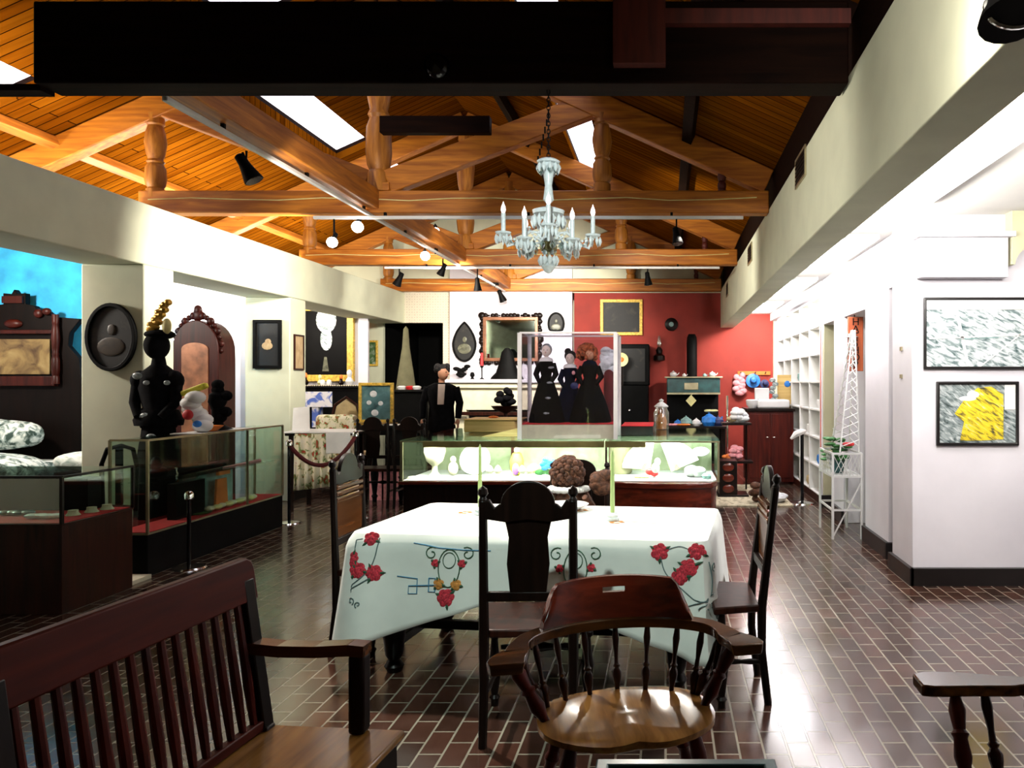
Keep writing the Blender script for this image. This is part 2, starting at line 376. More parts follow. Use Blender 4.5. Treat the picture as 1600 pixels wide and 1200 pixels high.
def oval(rx, rz, n=32, p=1.0): return [(rx*math.cos(2*PI*k/n), rz*math.sin(2*PI*k/n)) for k in range(n)]
def rect(hx, hz): return [(-hx, -hz), (hx, -hz), (hx, hz), (-hx, hz)]
# ================================================================== THE SETTING
struct(MB().box(-9.2, 4.6, -3.2, 16.2, -.1, 0), 'floor', 'pavers', smooth=False)
def roofz(x): return 5.3-.45*abs(x+2.8)
WL = -4.75; WB = -5.32
mb = MB()
mb.box(WB, WL, -3, 14, 2.58, 3.14)
for y0, y1 in ((-3, 3.9), (6.99, 7.42), (9.71, 10.14)): mb.box(WB, WL, y0, y1, 0, 2.58)
struct(mb, 'wall_left', 'plaster', bevel=.012)
struct(MB().box(-9.2, -9, -3, 14, 0, 3.2), 'wall_aisle', 'plaster_white')
struct(MB().box(-9, -5.85, 8.45, 8.55, 0, 3.0), 'wall_blue', 'blue_wall')
struct(MB().box(-9, -5.36, 9.85, 9.95, 0, 3.0), 'wall_partition', 'plaster_white')
# end wall: cream gable with a doorway, papered patch, chimney breast and red side
mb = MB()
mb.box(-9, -5.15, 14, 14.1, 0, 3.0); mb.box(-5.15, -4.05, 14, 14.1, 2.59, 3.2); mb.box(-4.05, 2.3, 14, 14.1, 0, 3.2)
mb.prism([(-8.2, 3.0), (1.3, 3.0), (1.3, roofz(1.3)), (-2.8, 5.3), (-8.2, roofz(-8.2))], (0, 14, 0), (1, 0, 0), (0, 0, 1), (0, .1, 0))
struct(mb, 'wall_back', 'plaster', smooth=False)
struct(MB().box(-4.95, -3.9, 13.97, 14, 2.59, 3.18).box(-4.05, -3.9, 13.97, 14, 0, 2.59), 'trim_1', 'wallpaper', smooth=False)
struct(MB().box(-3.9, -1.69, 13.88, 14, 0, 3.7), 'wall_chimney', 'plaster_white', smooth=False)
struct(MB().box(-1.66, 1.95, 13.96, 14, 0, 3.13), 'wall_red', 'red_wall', smooth=False)
struct(MB().box(-1.69, 1.0, 13.92, 14, 3.13, 3.66), 'trim_2', 'plaster', smooth=False)
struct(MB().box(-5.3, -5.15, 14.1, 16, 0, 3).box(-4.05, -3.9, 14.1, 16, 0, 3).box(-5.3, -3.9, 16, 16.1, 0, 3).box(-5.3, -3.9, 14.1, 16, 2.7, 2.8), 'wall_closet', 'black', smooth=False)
struct(MB().box(-9.2, 4.6, -3.2, -3.1, 0, 5.3), 'wall_rear', 'plaster_olive_shade', smooth=False)
# right side: dropped beam, aisle ceiling, wall with recesses
struct(MB().box(1.0, 1.24, -3, 14, 2.5, 3.18), 'trim_3', 'plaster', bevel=.008)
struct(MB().box(1.05, 1.15, -3, 14, 3.18, 3.7), 'trim_4', 'fir_dark_unlit')
struct(MB().box(1.24, 4.5, -3.1, 14, 2.75, 2.85), 'ceiling', 'ceiling_white', smooth=False)
mb = MB()
mb.box(1.9, 2.15, 6.55, 7.31, 0, 2.75)          # pier beside the doorway
mb.box(1.9, 2.15, 7.31, 8.2, 2.2, 2.75)
mb.box(1.9, 2.15, 8.2, 8.67, 0, 2.75)
mb.box(1.9, 2.15, 8.67, 9.3, 2.2, 2.75)
mb.box(1.9, 2.0, 6.2, 6.55, 2.3, 2.75)
mb.box(1.9, 2.5, 9.37, 9.39, 0, 2.75); mb.box(1.9, 2.2, 9.39, 14, 2.62, 2.75); mb.box(2.2, 2.3, 9.39, 14, 0, 2.75)
struct(mb, 'wall_right', 'plaster_white', bevel=.006)
struct(MB().box(2.5, 2.6, 6.2, 9.4, 0, 2.75).box(1.92, 2.5, 9.30, 9.37, 0, 2.2), 'wall_recess', 'plaster_olive_shade', smooth=False)  # olive here is the recess's shade put into the colour
struct(MB().box(1.83, 4.5, 5.7, 6.2, 0, 2.75), 'wall_picture', 'plaster_white', bevel=.006)
struct(MB().box(4.5, 4.6, -3.1, 5.7, 0, 2.85), 'wall_side', 'plaster_white', smooth=False)
struct(MB().box(2.1, 2.14, 6.2, 6.55, 0, 2.3), 'door_1', 'black', smooth=False)
mb = MB().box(1.81, 4.5, 5.66, 5.70, 0, .13).box(1.80, 1.83, 5.66, 6.22, 0, .13)
mb.box(1.87, 1.9, 6.53, 7.33, 0, .14).box(1.87, 2.15, 6.52, 6.55, 0, .14).box(1.87, 1.9, 8.18, 8.69, 0, .14).box(1.87, 2.4, 9.27, 9.30, 0, .14)
struct(mb, 'baseboard_right', 'base_black', smooth=False)
struct(MB().box(WL, WL+.02, 6.97, 7.44, 0, .12).box(WL, WL+.02, 9.69, 10.16, 0, .12), 'baseboard_left', 'base_black', smooth=False)
# shallow valance and curved bracket over the pictures
mb = MB().box(1.86, 2.50, 5.60, 5.70, 2.27, 2.56).box(1.83, 2.54, 5.56, 5.70, 2.56, 2.60)
struct(mb, 'trim_5', 'plaster_white', bevel=.004)
arc = [(0, 0)]+[(.9*(1-math.cos(t)), .62*math.sin(t)) for t in [k*PI/2/12 for k in range(13)]]+[(.9, 0)]
mb = MB(); mb.prism([(.9-.9*math.cos(k*PI/24)+.02, .33+.30*math.sin(k*PI/24)-.3) for k in range(13)]+[(1.6, .33), (1.6, .42), (0, .42), (0, .03)], (2.52, 5.58, 2.33), (1, 0, 0), (0, 0, 1), (0, .12, 0))
struct(mb, 'trim_6', 'plaster_olive_shade')
# roof of boards with the skylight openings left out
SKY = [(-4.5, -4.0, 7.65, 10.5), (-4.5, -4.0, 11.05, 12.4), (-4.05, -3.1, 5.1, 7.2), (-6.3, -5.42, 4.6, 6.75), (-1.27, -.82, 5.2, 12.4)]
xs = sorted(set([-8.6, -2.8, 1.3]+[a for s in SKY for a in s[:2]])); ys = sorted(set([-3.2, 14.1]+[a for s in SKY for a in s[2:]]))
for name, lo, hi in (('ceiling_left', -8.6, -2.8), ('ceiling_right', -2.8, 1.3)):
    mb = MB()
    for i in range(len(xs)-1):
        for j in range(len(ys)-1):
            xm, ym = (xs[i]+xs[i+1])/2, (ys[j]+ys[j+1])/2
            if not lo < xm < hi or any(s[0] < xm < s[1] and s[2] < ym < s[3] for s in SKY): continue
            x0, x1 = xs[i], xs[i+1]; z0, z1 = roofz(x0), roofz(x1)
            mb.add([(x0, ys[j], z0), (x1, ys[j], z1), (x1, ys[j+1], z1), (x0, ys[j+1], z0)]+[(x0, ys[j], z0+.1), (x1, ys[j], z1+.1), (x1, ys[j+1], z1+.1), (x0, ys[j+1], z0+.1)],
                   [(0,1,2,3),(4,7,6,5),(0,4,5,1),(1,5,6,2),(2,6,7,3),(3,7,4,0)])
    struct(mb, name, 'boards', smooth=False)
for k, (x0, x1, y0, y1) in enumerate(SKY):
    z0, z1 = roofz(x0), roofz(x1)
    fr = MB()
    for a0, a1, b0, b1 in ((x0-.04, x0, y0-.04, y1+.04), (x1, x1+.04, y0-.04, y1+.04), (x0, x1, y0-.04, y0), (x0, x1, y1, y1+.04)):
        fr.add([(a0, b0, roofz(a0)+.1), (a1, b0, roofz(a1)+.1), (a1, b1, roofz(a1)+.1), (a0, b1, roofz(a0)+.1), (a0, b0, roofz(a0)+.2), (a1, b0, roofz(a1)+.2), (a1, b1, roofz(a1)+.2), (a0, b1, roofz(a0)+.2)],
               [(0,3,2,1),(4,5,6,7),(0,1,5,4),(1,2,6,5),(2,3,7,6),(3,0,4,7)])
    f = struct(fr, 'window_%d' % (k+1), 'fir_dark_unlit', smooth=False)
    MB().add([(x0, y0, z0+.15), (x1, y0, z1+.15), (x1, y1, z1+.15), (x0, y1, z0+.15), (x0, y0, z0+.17), (x1, y0, z1+.17), (x1, y1, z1+.17), (x0, y1, z0+.17)],
             [(0,1,2,3),(4,7,6,5),(0,4,5,1),(1,5,6,2),(2,6,7,3),(3,7,4,0)]).build('pane', 'skylight', f, smooth=False)

# ================================================================== ROOF TIMBERS
POST = [(0,1),(.10,1),(.12,.8),(.15,1.0),(.22,1.12),(.36,1.05),(.41,.78),(.43,.95),(.46,.75),(.52,.95),(.66,1.15),(.78,1.0),(.86,.78),(.88,.95),(.90,.9),(1,.95)]
def truss(Y, label, dim=False):
    t = thing('roof_truss', (-2.8, Y, 3.14), label, 'roof truss', 'roof trusses')
    hm, zm = ('fir_dark_unlit', 'fir_red') if dim else ('fir', 'fir_z')  # dim trusses take darker fir, the missing light put into the colour
    MB().box(-5.1, 1.0, Y-.08, Y+.08, 3.14, 3.36).build('tie_beam', hm, t, bevel=.012)
    # a long splitting check runs across the face of the beam
    if not dim:
        g = MB(); pts = [(-5.0+.42*k, Y-.083, 3.27+.012*math.sin(k*1.9)+.004*(k % 3)) for k in range(15)]
        g.tube(pts, .005, 4).build('check_line', 'yellow_pale', t)
    for sgn, xe in ((-1, -8.3), (1, 1.0)):
        MB().bar((-2.8, Y, 5.3-.14), (xe, Y, roofz(xe)-.14), .15, .24).build('rafter', hm, t, bevel=.01)
    MB().turned((-2.8, Y, 3.36), (-2.8, Y, 5.1), .11, POST, 16).build('post', zm, t)
    MB().box(-2.93, -2.67, Y-.085, Y+.085, 3.36, 3.44).build('post_foot', hm, t, bevel=.008)
    for x in (-4.98, -.62):
        MB().turned((x, Y, 3.36 if x > -4.75 else 3.3), (x, Y, roofz(x)-.2), .085, POST, 14).build('post', zm, t)
    MB().bar((-2.7, Y, 3.45), (-.68, Y, 4.22), .13, .23).build('strut', hm, t, bevel=.01)
    MB().bar((-2.9, Y, 3.45), (-4.92, Y, 4.22), .13, .23).build('strut', hm, t, bevel=.01)
    for x in (.55,): MB().turned((x, Y, 3.36), (x, Y, roofz(x)-.2), .04, POST, 10).build('post', 'fir_red', t)
    return t
truss(7.5, 'orange timber roof truss with turned posts, largest and nearest of the lit ones')
truss(10.75, 'timber roof truss beyond the chandelier, second of the lit ones')
t = truss(13.8, 'timber roof truss tight against the end gable wall')
# truss over the table, its lack of light put into dark fir
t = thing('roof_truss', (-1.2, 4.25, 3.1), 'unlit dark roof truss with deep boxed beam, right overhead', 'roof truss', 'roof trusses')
MB().box(-3.42, .99, 4.15, 4.35, 3.12, 3.565).build('tie_beam', 'fir_dark_unlit', t, bevel=.01)
MB().box(-4.9, -3.42, 4.2, 4.3, 3.10, 3.135).build('tie_strap', 'fir_dark_unlit', t)
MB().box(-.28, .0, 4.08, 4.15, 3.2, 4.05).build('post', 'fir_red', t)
MB().bar((-2.8, 4.25, 5.16), (1.0, 4.25, roofz(1.0)-.14), .15, .24).build('rafter', 'fir_dark_unlit', t)
MB().bar((-2.8, 4.25, 5.16), (-8.3, 4.25, roofz(-8.3)-.14), .15, .24).build('rafter', 'fir_dark_unlit', t)
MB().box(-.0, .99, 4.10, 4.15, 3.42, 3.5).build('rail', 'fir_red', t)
# long beams carried by the trusses
for y0, y1, lb in ((4.35, 7.6, 'broad orange beam running back to the nearest lit truss, beside the left skylight'),
                   (7.6, 10.84, 'orange beam between the two lit trusses, above the track rail'),
                   (10.84, 13.8, 'short-looking orange beam end near the chimney wall')):
    z = 3.18
    tag(MB().box(-2.93, -2.77, y0+.01, y1-.01, z, z+.19).build('roof_beam', 'fir_y', bevel=.01), lb, 'beam', 'long roof beams')
tag(MB().box(-2.7, -1.66, 7.24, 7.34, 3.86, 4.02).build('collar_beam', 'fir_dark_unlit', bevel=.008), 'dark short collar beam in front of the sloping strut', 'beam')
for x, lb in ((-5.95, 'long purlin under the left boards behind the wall head'), (-7.2, 'lowest purlin under the left boards')):
    mb = MB(); sg = -1 if x < -2.8 else 1; mb.bar((x-sg*.03, -2.9, roofz(x)-.062), (x-sg*.03, 13.68, roofz(x)-.062), .1, .1, (sg*.45, 0, 1))
    tag(mb.build('purlin', 'fir_y', bevel=.005), lb, 'purlin', 'roof purlins')
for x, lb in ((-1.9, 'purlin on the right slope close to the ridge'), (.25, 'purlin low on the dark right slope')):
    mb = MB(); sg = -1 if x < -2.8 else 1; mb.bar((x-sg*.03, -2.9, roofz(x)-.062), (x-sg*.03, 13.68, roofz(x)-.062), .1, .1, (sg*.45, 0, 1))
    tag(mb.build('purlin', 'fir_dark_unlit', bevel=.005), lb, 'purlin', 'roof purlins')

# ================================================================== TRACK LIGHTING
def rail(p0, p1, lb):
    r = thing('track_rail', tuple(Vector(p0)), lb, 'track rail', 'track rails')
    MB().bar(p0, p1, .034, .03).build('channel', 'white_metal', r, bevel=.003)
    d = Vector(p1)-Vector(p0); n = max(2, int(d.length/1.1))
    for k in range(n):
        p = Vector(p0)+d*((k+.5)/n); MB().box(p.x-.012, p.x+.012, p.y-.012, p.y+.012, p.z+.014, p.z+.05).build('hanger', 'black', r)
    return r
rail((-2.87, 4.4, 3.13), (-2.87, 13.7, 3.13), 'white track rail along the underside of the long orange beam')
rail((-3.4, 7.42, 3.095), (.75, 7.42, 3.095), 'thin white track rail across under the nearest lit truss')
rail((-3.9, 10.66, 3.095), (.75, 10.66, 3.095), 'thin white track rail across in front of the end wall')
def spotlamp(px, py, Y, size, d, lit, lb, top=None):
    c = at(px, py, Y); top = 3.1 if top is None else top
    t = thing('track_spotlight', tuple(c), lb, 'spotlight', 'lit track spotlights' if lit else 'dark track spotlights')
    d = Vector(d).normalized(); L = size
    MB().tube([(c.x, c.y, top), (c.x, c.y, c.z+L*.3), tuple(c+Vector((0, 0, L*.3))-d*L*.25)], .009, 6).build('stem', 'black', t)
    ps = [c-d*L*.5, c-d*L*.45, c-d*L*.15, c+d*L*.05, c+d*L*.3, c+d*L*.5]
    MB().tube(ps, [L*.10, L*.17, L*.18, L*.22, L*.28, L*.33], 14).build('housing', 'black', t)
    (MB().ell(tuple(c+d*L*.45), L*.42, 14, 10) if lit else MB().tube([c+d*L*.5, c+d*L*.52], [L*.30, L*.30], 14)).build('lamp', 'bulb' if lit else 'chrome', t)  # lit lamps drawn as oversized balls, imitating their bloom
    return t
spotlamp(385, 262, 5.3, .20, (.5, .1, -.9), 0, 'large black spotlight at the near end of the track, by the left beam')
spotlamp(522, 372, 7.42, .12, (-.15, -.6, -1), 1, 'glowing spotlight hanging lowest left under the nearest lit truss')
spotlamp(560, 348, 7.42, .13, (.1, -.7, -1), 1, 'brightest glowing spotlight, just left of the track and truss crossing')
spotlamp(680, 358, 9.57, .14, (.2, -.7, -.8), 1, 'glowing spotlight on the long track, behind the crossing')
spotlamp(664, 396, 9.16, .13, (.3, -.8, -.7), 1, 'glowing spotlight on the long track, a little lower down')
spotlamp(692, 421, 9.9, .16, (-.5, .2, -.9), 0, 'black tilted spotlight under the long track near the white wall')
spotlamp(624, 436, 10.66, .19, (-.5, .2, -.9), 0, 'black tilted spotlight at the left over the wallpaper patch')
spotlamp(746, 444, 10.66, .18, (0, .2, -1), 0, 'black upright spotlight above the ornate mirror')
spotlamp(773, 436, 12.9, .20, (0, .3, -1), 0, 'black spotlight close under the end of the long track')
spotlamp(783, 462, 13.4, .21, (.3, .3, -.8), 0, 'lowest black spotlight, last on the long track')
spotlamp(1012, 435, 10.66, .18, (.1, .3, -.9), 0, 'black spotlight above the gold framed painting')
spotlamp(1057, 368, 7.42, .17, (.15, -.2, -1), 0, 'black spotlight with pale rim at the right of the nearest truss')
spotlamp(1312, 130, 4.40, .11, (-.8, -.2, -.2), 0, 'small black spotlight on top edge of the right dropped beam', top=3.18)
# clamp lamp at the top right corner
t = thing('clamp_lamp', (.93, 1.95, 2.5), 'black round clamp lamp cut by the top right corner', 'lamp')
c = at(1575, 2, 1.95)
MB().tube([c+Vector((-.0, 0, .06)), c+Vector((0, -.01, -.0)), c+Vector((0, -.03, -.06))], [.03, .06, .085], 18).build('hood', 'black', t)
MB().tube([c+Vector((.01, .0, .05)), c+Vector((.06, .02, .08)), (1.0, 2.0, c.z+.07)], .012, 8).build('arm', 'black', t)
MB().tube([c+Vector((math.cos(a)*.07-.0, -.03, math.sin(a)*.05-.03)) for a in [k*PI/12+PI*.9 for k in range(14)]], .007, 6).build('ring', 'chrome', t)
for px, py, Y, lb in ((1253, 262, 5.63, 'largest'), (1173, 397, 9.0, 'middle'), (1137, 452, 12.3, 'smallest')):
    Yv = {'largest': 5.66, 'middle': 9.05, 'smallest': 12.35}[lb]
    z = H-(py-598)/F*Yv; L = .42
    t = thing('air_vent', (1.0, Yv, z-.1), '%s dark louvred air vent set in the white dropped beam' % lb, 'air vent', 'air vents in the dropped beam')
    fr = MB(); fr.ring(rect(L/2, .11), rect(L/2-.02, .09), (.999, Yv, z), (0, 1, 0), (0, 0, 1), (-.012, 0, 0)).build('frame', 'brass_trim', t)
    MB().box(.99, .999, Yv-L/2+.02, Yv+L/2-.02, z-.09, z+.09).build('backing', 'black', t)
    g = MB()
    for k in range(6): g.box(.985, .992, Yv-L/2+.02, Yv+L/2-.02, z-.085+.03*k, z-.078+.03*k)
    g.build('louvres', 'walnut', t)
g = MB(); g.T = Matrix.Translation((at(683, 104, 4.15).x, 4.149, at(683, 104, 4.15).z)) @ Matrix.Rotation(PI/2, 4, 'X')
tag(g.lathe([(.0, 0), (.07, 0), (.065, .02), (.05, .035), (.0, .04)], (0, 0, 0), 16).build('smoke_detector', 'black_gloss'), 'small round detector on the dark overhead beam', 'smoke detector')

for y in (4.6, 7.2, 9.8, 12.4):  # panels added to light the aisle and put highlights on the floor
    t = thing('added_ceiling_light', (1.57, y, 2.7), 'added lit white panel on the right aisle ceiling, %s' % {4.6: 'nearest the camera', 7.2: 'second from the camera', 9.8: 'third from the camera', 12.4: 'farthest, by the red wall'}[y], 'ceiling light', 'added aisle ceiling lights')
    MB().box(1.34, 1.80, y-.75, y+.75, 2.71, 2.75).build('housing', 'white_metal', t, bevel=.004)
    MB().box(1.36, 1.78, y-.73, y+.73, 2.70, 2.71).build('diffuser', 'added_ceiling_lamp', t)
# ================================================================== CHANDELIER
cx, cy = at(857, 300, 4.25).x, 4.25
Zc = lambda py: at(857, py, 4.25).z
t = thing('chandelier', (cx, cy, Zc(428)), 'crystal chandelier with candle arms hanging over the clothed table', 'chandelier')
ch = MB()
zt, zb = 3.12, Zc(252); n = 18
for side in (0,):
    for k in range(n):
        z = zb+(zt-zb)*(k+.5)/n; h = (zt-zb)/n*.72; pts = []
        for q in range(9):
            a = 2*PI*q/8; u = .009*math.cos(a)
            pts.append((cx+(u if k % 2 else 0), cy+(0 if k % 2 else u), z+h*math.sin(a)))
        ch.tube(pts, .0028, 5, caps=False)
ch.build('chain', 'black', t)
# swag of spare chain caught up on the strut
sw = MB(); p0 = Vector((cx, cy, 2.98)); p1 = Vector((cx-.07, cy+.02, 2.7))
for k in range(8): q = p0.lerp(p1, k/7); sw.tube([q+Vector((0, 0, .018)), q-Vector((0, 0, .018))], .005, 5)
sw.build('spare_chain', 'black', t)
sw = MB().tube([(cx, cy, zb+.02), (cx, cy, Zc(425))], .008, 8); sw.build('stem', 'brass_trim', t)
MB().lathe([(.012, 0), (.03, .02), (.020, .10), (.035, .2), (.05, .235), (.02, .25)], (cx, cy, Zc(318)), 14).build('vase_stem', 'crystal_white', t)
MB().lathe([(.03, 0), (.085, .01), (.09, .03), (.05, .045), (.02, .05)], (cx, cy, Zc(338)), 18).build('dish', 'crystal_white', t)
MB().lathe([(.01, 0), (.045, .01), (.05, .03), (.03, .06)], (cx, cy, Zc(394)), 14).build('hub', 'bronze', t)
MB().lathe([(.01, 0), (.03, .02), (.035, .07), (.02, .10), (.03, .15)], (cx, cy, Zc(392)), 12).build('pillar', 'crystal_white', t)
MB().lathe([(.0, 0), (.02, .01), (.04, .04), (.03, .06), (.01, .08)], (cx, cy, Zc(428)), 12).build('finial', 'crystal_white', t)
class drops:
    def __init__(s, r, z, n, L, jit=0): s.a = (r, z, n, L, jit)
    def build(s, name, m, parent):
        r, z, n, L, jit = s.a
        for k in range(n):
            a = 2*PI*k/n+jit; x, y = cx+r*math.cos(a), cy+r*math.sin(a)
            MB().lathe([(.001, 0), (.011, -.25*L), (.015, -.5*L), (.007, -.85*L), (.001, -L)], (x, y, z+.01), 6).build('crystal_drop', m, parent, smooth=False)
drops(.055, Zc(258), 10, .055).build('crystal_drops', 'crystal_white', t)
drops(.085, Zc(340), 14, .07, .2).build('crystal_drops', 'crystal_white', t)
drops(.05, Zc(262)-.01, 8, .04, .3).build('crystal_drops', 'crystal', t)
drops(.045, Zc(402), 10, .06).build('crystal_drops', 'crystal_white', t)
drops(.12, Zc(384), 14, .05, .1).build('crystal_drops', 'crystal', t)
MB().lathe([(.02, 0), (.06, .01), (.065, .02), (.05, .03), (.0, .032)], (cx, cy, Zc(258)), 16).build('dish', 'crystal_white', t)
for k in range(8):
    a = 2*PI*k/8+.15; R = .245 if k % 2 == 0 else .18; zz = Zc(385)+(.03 if k % 2 == 0 else -.02)
    dx, dy = math.cos(a), math.sin(a)
    P = lambda r, z: (cx+dx*r, cy+dy*r, z)
    arm = MB().tube([P(.02, zz-.02), P(.06, zz+.045), P(.10, zz+.05), P(.15*R/.2, zz-.02), P(R*.9, zz-.035), P(R, zz+.02)], .0085, 8).build('arm', 'crystal_white', t)
    MB().lathe([(.008, 0), (.04, .012), (.045, .022), (.03, .024), (.012, .026)], P(R, zz+.02), 12).build('drip_pan', 'crystal_white', arm)
    MB().tube([P(R, zz+.045), P(R, zz+.145)], .0125, 10).build('candle_sleeve', 'crystal_white', arm)
    MB().lathe([(.008, 0), (.014, .018), (.012, .035), (.004, .055), (.001, .066)], P(R, zz+.145), 10).build('flame_bulb', 'flame_bulb', arm)
    g = MB()
    for q in range(7):
        b = 2*PI*q/7; g.lathe([(.001, 0), (.008, -.015), (.010, -.03), (.001, -.055)], (cx+dx*R+.04*math.cos(b), cy+dy*R+.04*math.sin(b), zz+.03), 6)
    g.build('pendants', 'crystal_white', arm)
for q in range(8):
    a = 2*PI*(q+.5)/8+.15; g = MB()
    for j in range(7):
        f = j/6; r = .09+.13*f; z = Zc(345)-.11*f-.06*math.sin(PI*f); g.ell((cx+r*math.cos(a), cy+r*math.sin(a), z), .008, 6, 5)
    g.build('bead_chain', 'crystal_white', t)
# ================================================================== DINING TABLE WITH EMBROIDERED CLOTH
TC = Vector((-.635, 4.24, 0)); TA, TB, TR = .90, .49, math.radians(-7)
ux = Vector((math.cos(TR), math.sin(TR), 0)); uy = Vector((-math.sin(TR), math.cos(TR), 0))
def TL(u, v, z): return TC+ux*u+uy*v+Vector((0, 0, z))
t = thing('dining_table', tuple(TC), 'dark wooden dining table hidden under the embroidered cloth', 'table')
def tb(mb): mb.T = Matrix.Translation(TC) @ Matrix.Rotation(TR, 4, 'Z'); return mb
tb(MB()).box(-.88, .88, -.47, .47, .705, .738).build('tabletop', 'walnut', t, bevel=.006)
tb(MB()).box(-.78, .78, -.38, .38, .63, .705).build('apron', 'walnut', t)
for a in (-.74, .74):
    for b in (-.34, .34):
        tb(MB()).turned((a, b, .0), (a, b, .64), .05, [(0,.7),(.05,1),(.1,.6),(.14,.9),(.35,1.25),(.5,.8),(.62,1.15),(.72,1.3),(.78,.7),(.82,1.1),(.84,1.1),(1,1)], 14).build('leg', 'walnut', t)
tb(MB()).box(-.74, .74, -.02, .02, .12, .17).build('stretcher', 'walnut', t, bevel=.005)
for a in (-.74, .74): tb(MB()).box(a-.02, a+.02, -.34, .34, .12, .17).build('stretcher', 'walnut', t, bevel=.005)
# cloth: flat top, then a skirt that hangs longest at the corners
def perim(s):           # s in 0..1 anticlockwise from the front left corner; returns point, outward normal, corner closeness
    R = .05; a, b = TA-R, TB-R
    segs = [(2*a, 'f'), (R*PI/2, 'c1'), (2*b, 'r'), (R*PI/2, 'c2'), (2*a, 'b'), (R*PI/2, 'c3'), (2*b, 'l'), (R*PI/2, 'c4')]
    L = sum(q for q, _ in segs); d = (s % 1)*L
    for q, k in segs:
        if d <= q+1e-9: break
        d -= q
    f = d/q
    if k == 'f': return (-a+d, -TB, 0, -1)
    if k == 'r': return (TA, -b+d, 1, 0)
    if k == 'b': return (a-d, TB, 0, 1)
    if k == 'l': return (-TA, b-d, -1, 0)
    c = {'c1': (a, -b, -PI/2), 'c2': (a, b, 0), 'c3': (-a, b, PI/2), 'c4': (-a, -b, PI)}[k]
    th = c[2]+f*PI/2
    return (c[0]+R*math.cos(th), c[1]+R*math.sin(th), math.cos(th), math.sin(th))
def skirt_len(x, y):
    fx, fy = abs(x)/TA, abs(y)/TB
    if y < 0 and fy > .9: base = .285 + .27*max(0, (fx-.1)/.9)**.95
    elif y > 0 and fy > .9: base = .28+.2*fx**3
    else: base = .30 + .25*fy**2
    return base
def skirt(x, y, nx, ny, f, s):
    L = skirt_len(x, y); d = f*L
    rp = math.sin(s*2*PI*13)*.6+math.sin(s*2*PI*7+1.3)*.5+math.sin(s*2*PI*23)*.25
    cor = (abs(x)/TA)**6*(abs(y)/TB)**6
    side = .03+.05*f**1.2+.035*f*rp*(.4+1.0*cor)+.05*cor*f
    if x > TA*.8 and abs(ny) < .9: side *= .6
    z = .745-d
    if f < .12: side *= (f/.12)**.5; 
    return TL(x+nx*side, y+ny*side, z)
NS, NF = 220, 16
mb = MB(); vs = []; fs = []
for i in range(NS):
    x, y, nx, ny = perim(i/NS)
    for j in range(NF+1): vs.append(skirt(x, y, nx, ny, j/NF, i/NS))
for i in range(NS):
    k = (i+1) % NS
    for j in range(NF): fs.append((i*(NF+1)+j, i*(NF+1)+j+1, k*(NF+1)+j+1, k*(NF+1)+j))
c0 = len(vs); vs.append(TL(0, 0, .747))
for i in range(NS): fs.append((c0, i*(NF+1), ((i+1) % NS)*(NF+1)))
mb.add(vs, fs)
cl = thing('tablecloth', tuple(TC+Vector((0, 0, .2))), 'white tablecloth embroidered with red roses and scrolls draped over the table', 'tablecloth')
co = mb.build('cloth', 'lawn_cloth', cl)
md = co.modifiers.new('thickness', 'SOLIDIFY'); md.thickness = .003; md.offset = -1
SF = (2*(TA-.05))/(2*(2*(TA-.05)+2*(TB-.05)+PI*.05))     # front share of perimeter... of half perimeter pairs
LT = 4*(TA-.05)+4*(TB-.05)+2*PI*.05
def FP(u, d, off=.004):      # point on front skirt: u metres along the table, d metres below its edge
    s = (u+(TA-.05))/LT; x, y, nx, ny = perim(max(0, s)); L = skirt_len(x, y); f = max(.001, d/L)
    p = skirt(x, y, nx, ny, f, s); return p-uy*off
def px2(px, py):
    u = (px-846)/303.0; ye = 838+.022*(px-846); return u, max(.006, (py-ye+0)/322.0+.012)
def ribbon(pts, wd, m, name='stitched_scroll'):
    g = MB(); P = [FP(u, d) for u, d in pts]; g.tube(P, wd, 5); return g.build(name, m, cl)
def curl(px, py, r, turns, a0, dirn, m='thread_grey', wd=.0028):
    pts = []
    for k in range(16):
        q = k/15; a = a0+dirn*turns*2*PI*q; rr = r*(1-.75*q); pts.append(px2(px+rr*math.cos(a), py+rr*math.sin(a)))
    ribbon(pts, wd, m)
def curve(pp, m='thread_grey', wd=.0028):
    P = []
    for i in range(len(pp)-1):
        p0 = pp[max(i-1, 0)]; p1 = pp[i]; p2 = pp[i+1]; p3 = pp[min(i+2, len(pp)-1)]
        for k in range(6):
            q = k/6; P.append(tuple(.5*(2*p1[a]+(p2[a]-p0[a])*q+(2*p0[a]-5*p1[a]+4*p2[a]-p3[a])*q*q+(-p0[a]+3*p1[a]-3*p2[a]+p3[a])*q**3) for a in (0, 1)))
    P.append(pp[-1]); ribbon([px2(*p) for p in P], wd, m)
def rose(px, py, r, m='thread_red'):
    g = MB(); rr = r/305
    for k in range(6):
        a = k*PI/3+px; u, d = px2(px+.6*r*math.cos(a), py+.6*r*math.sin(a)); p = FP(u, d, .003)
        g.ell(p, (rr*.52, .004, rr*.5), 8, 6)
    u, d = px2(px, py); g.ell(FP(u, d, .006), (rr*.5, .005, rr*.5), 8, 6); g.build('stitched_rose', m, cl)
    g = MB()
    for k in range(3):
        a = k*2*PI/3+py; q = [px2(px+r*f*math.cos(a), py+r*f*math.sin(a)) for f in (.8, 1.1, 1.45)]
        g.tube([FP(*z) for z in q], [.006, .007, .001], 6)
    g.build('stitched_leaves', 'thread_green', cl)
for px, py, r in ((612, 836, 11), (583, 868, 12), (597, 884, 12), (622, 888, 12), (735, 925, 13), (715, 873, 6), (757, 873, 6), (905, 879, 6), (951, 878, 6), (925, 928, 12), (1051, 854, 12), (1103, 853, 11), (1093, 877, 13), (1081, 890, 12), (1046, 910, 12), (1118, 978, 6)):
    rose(px, py, r)
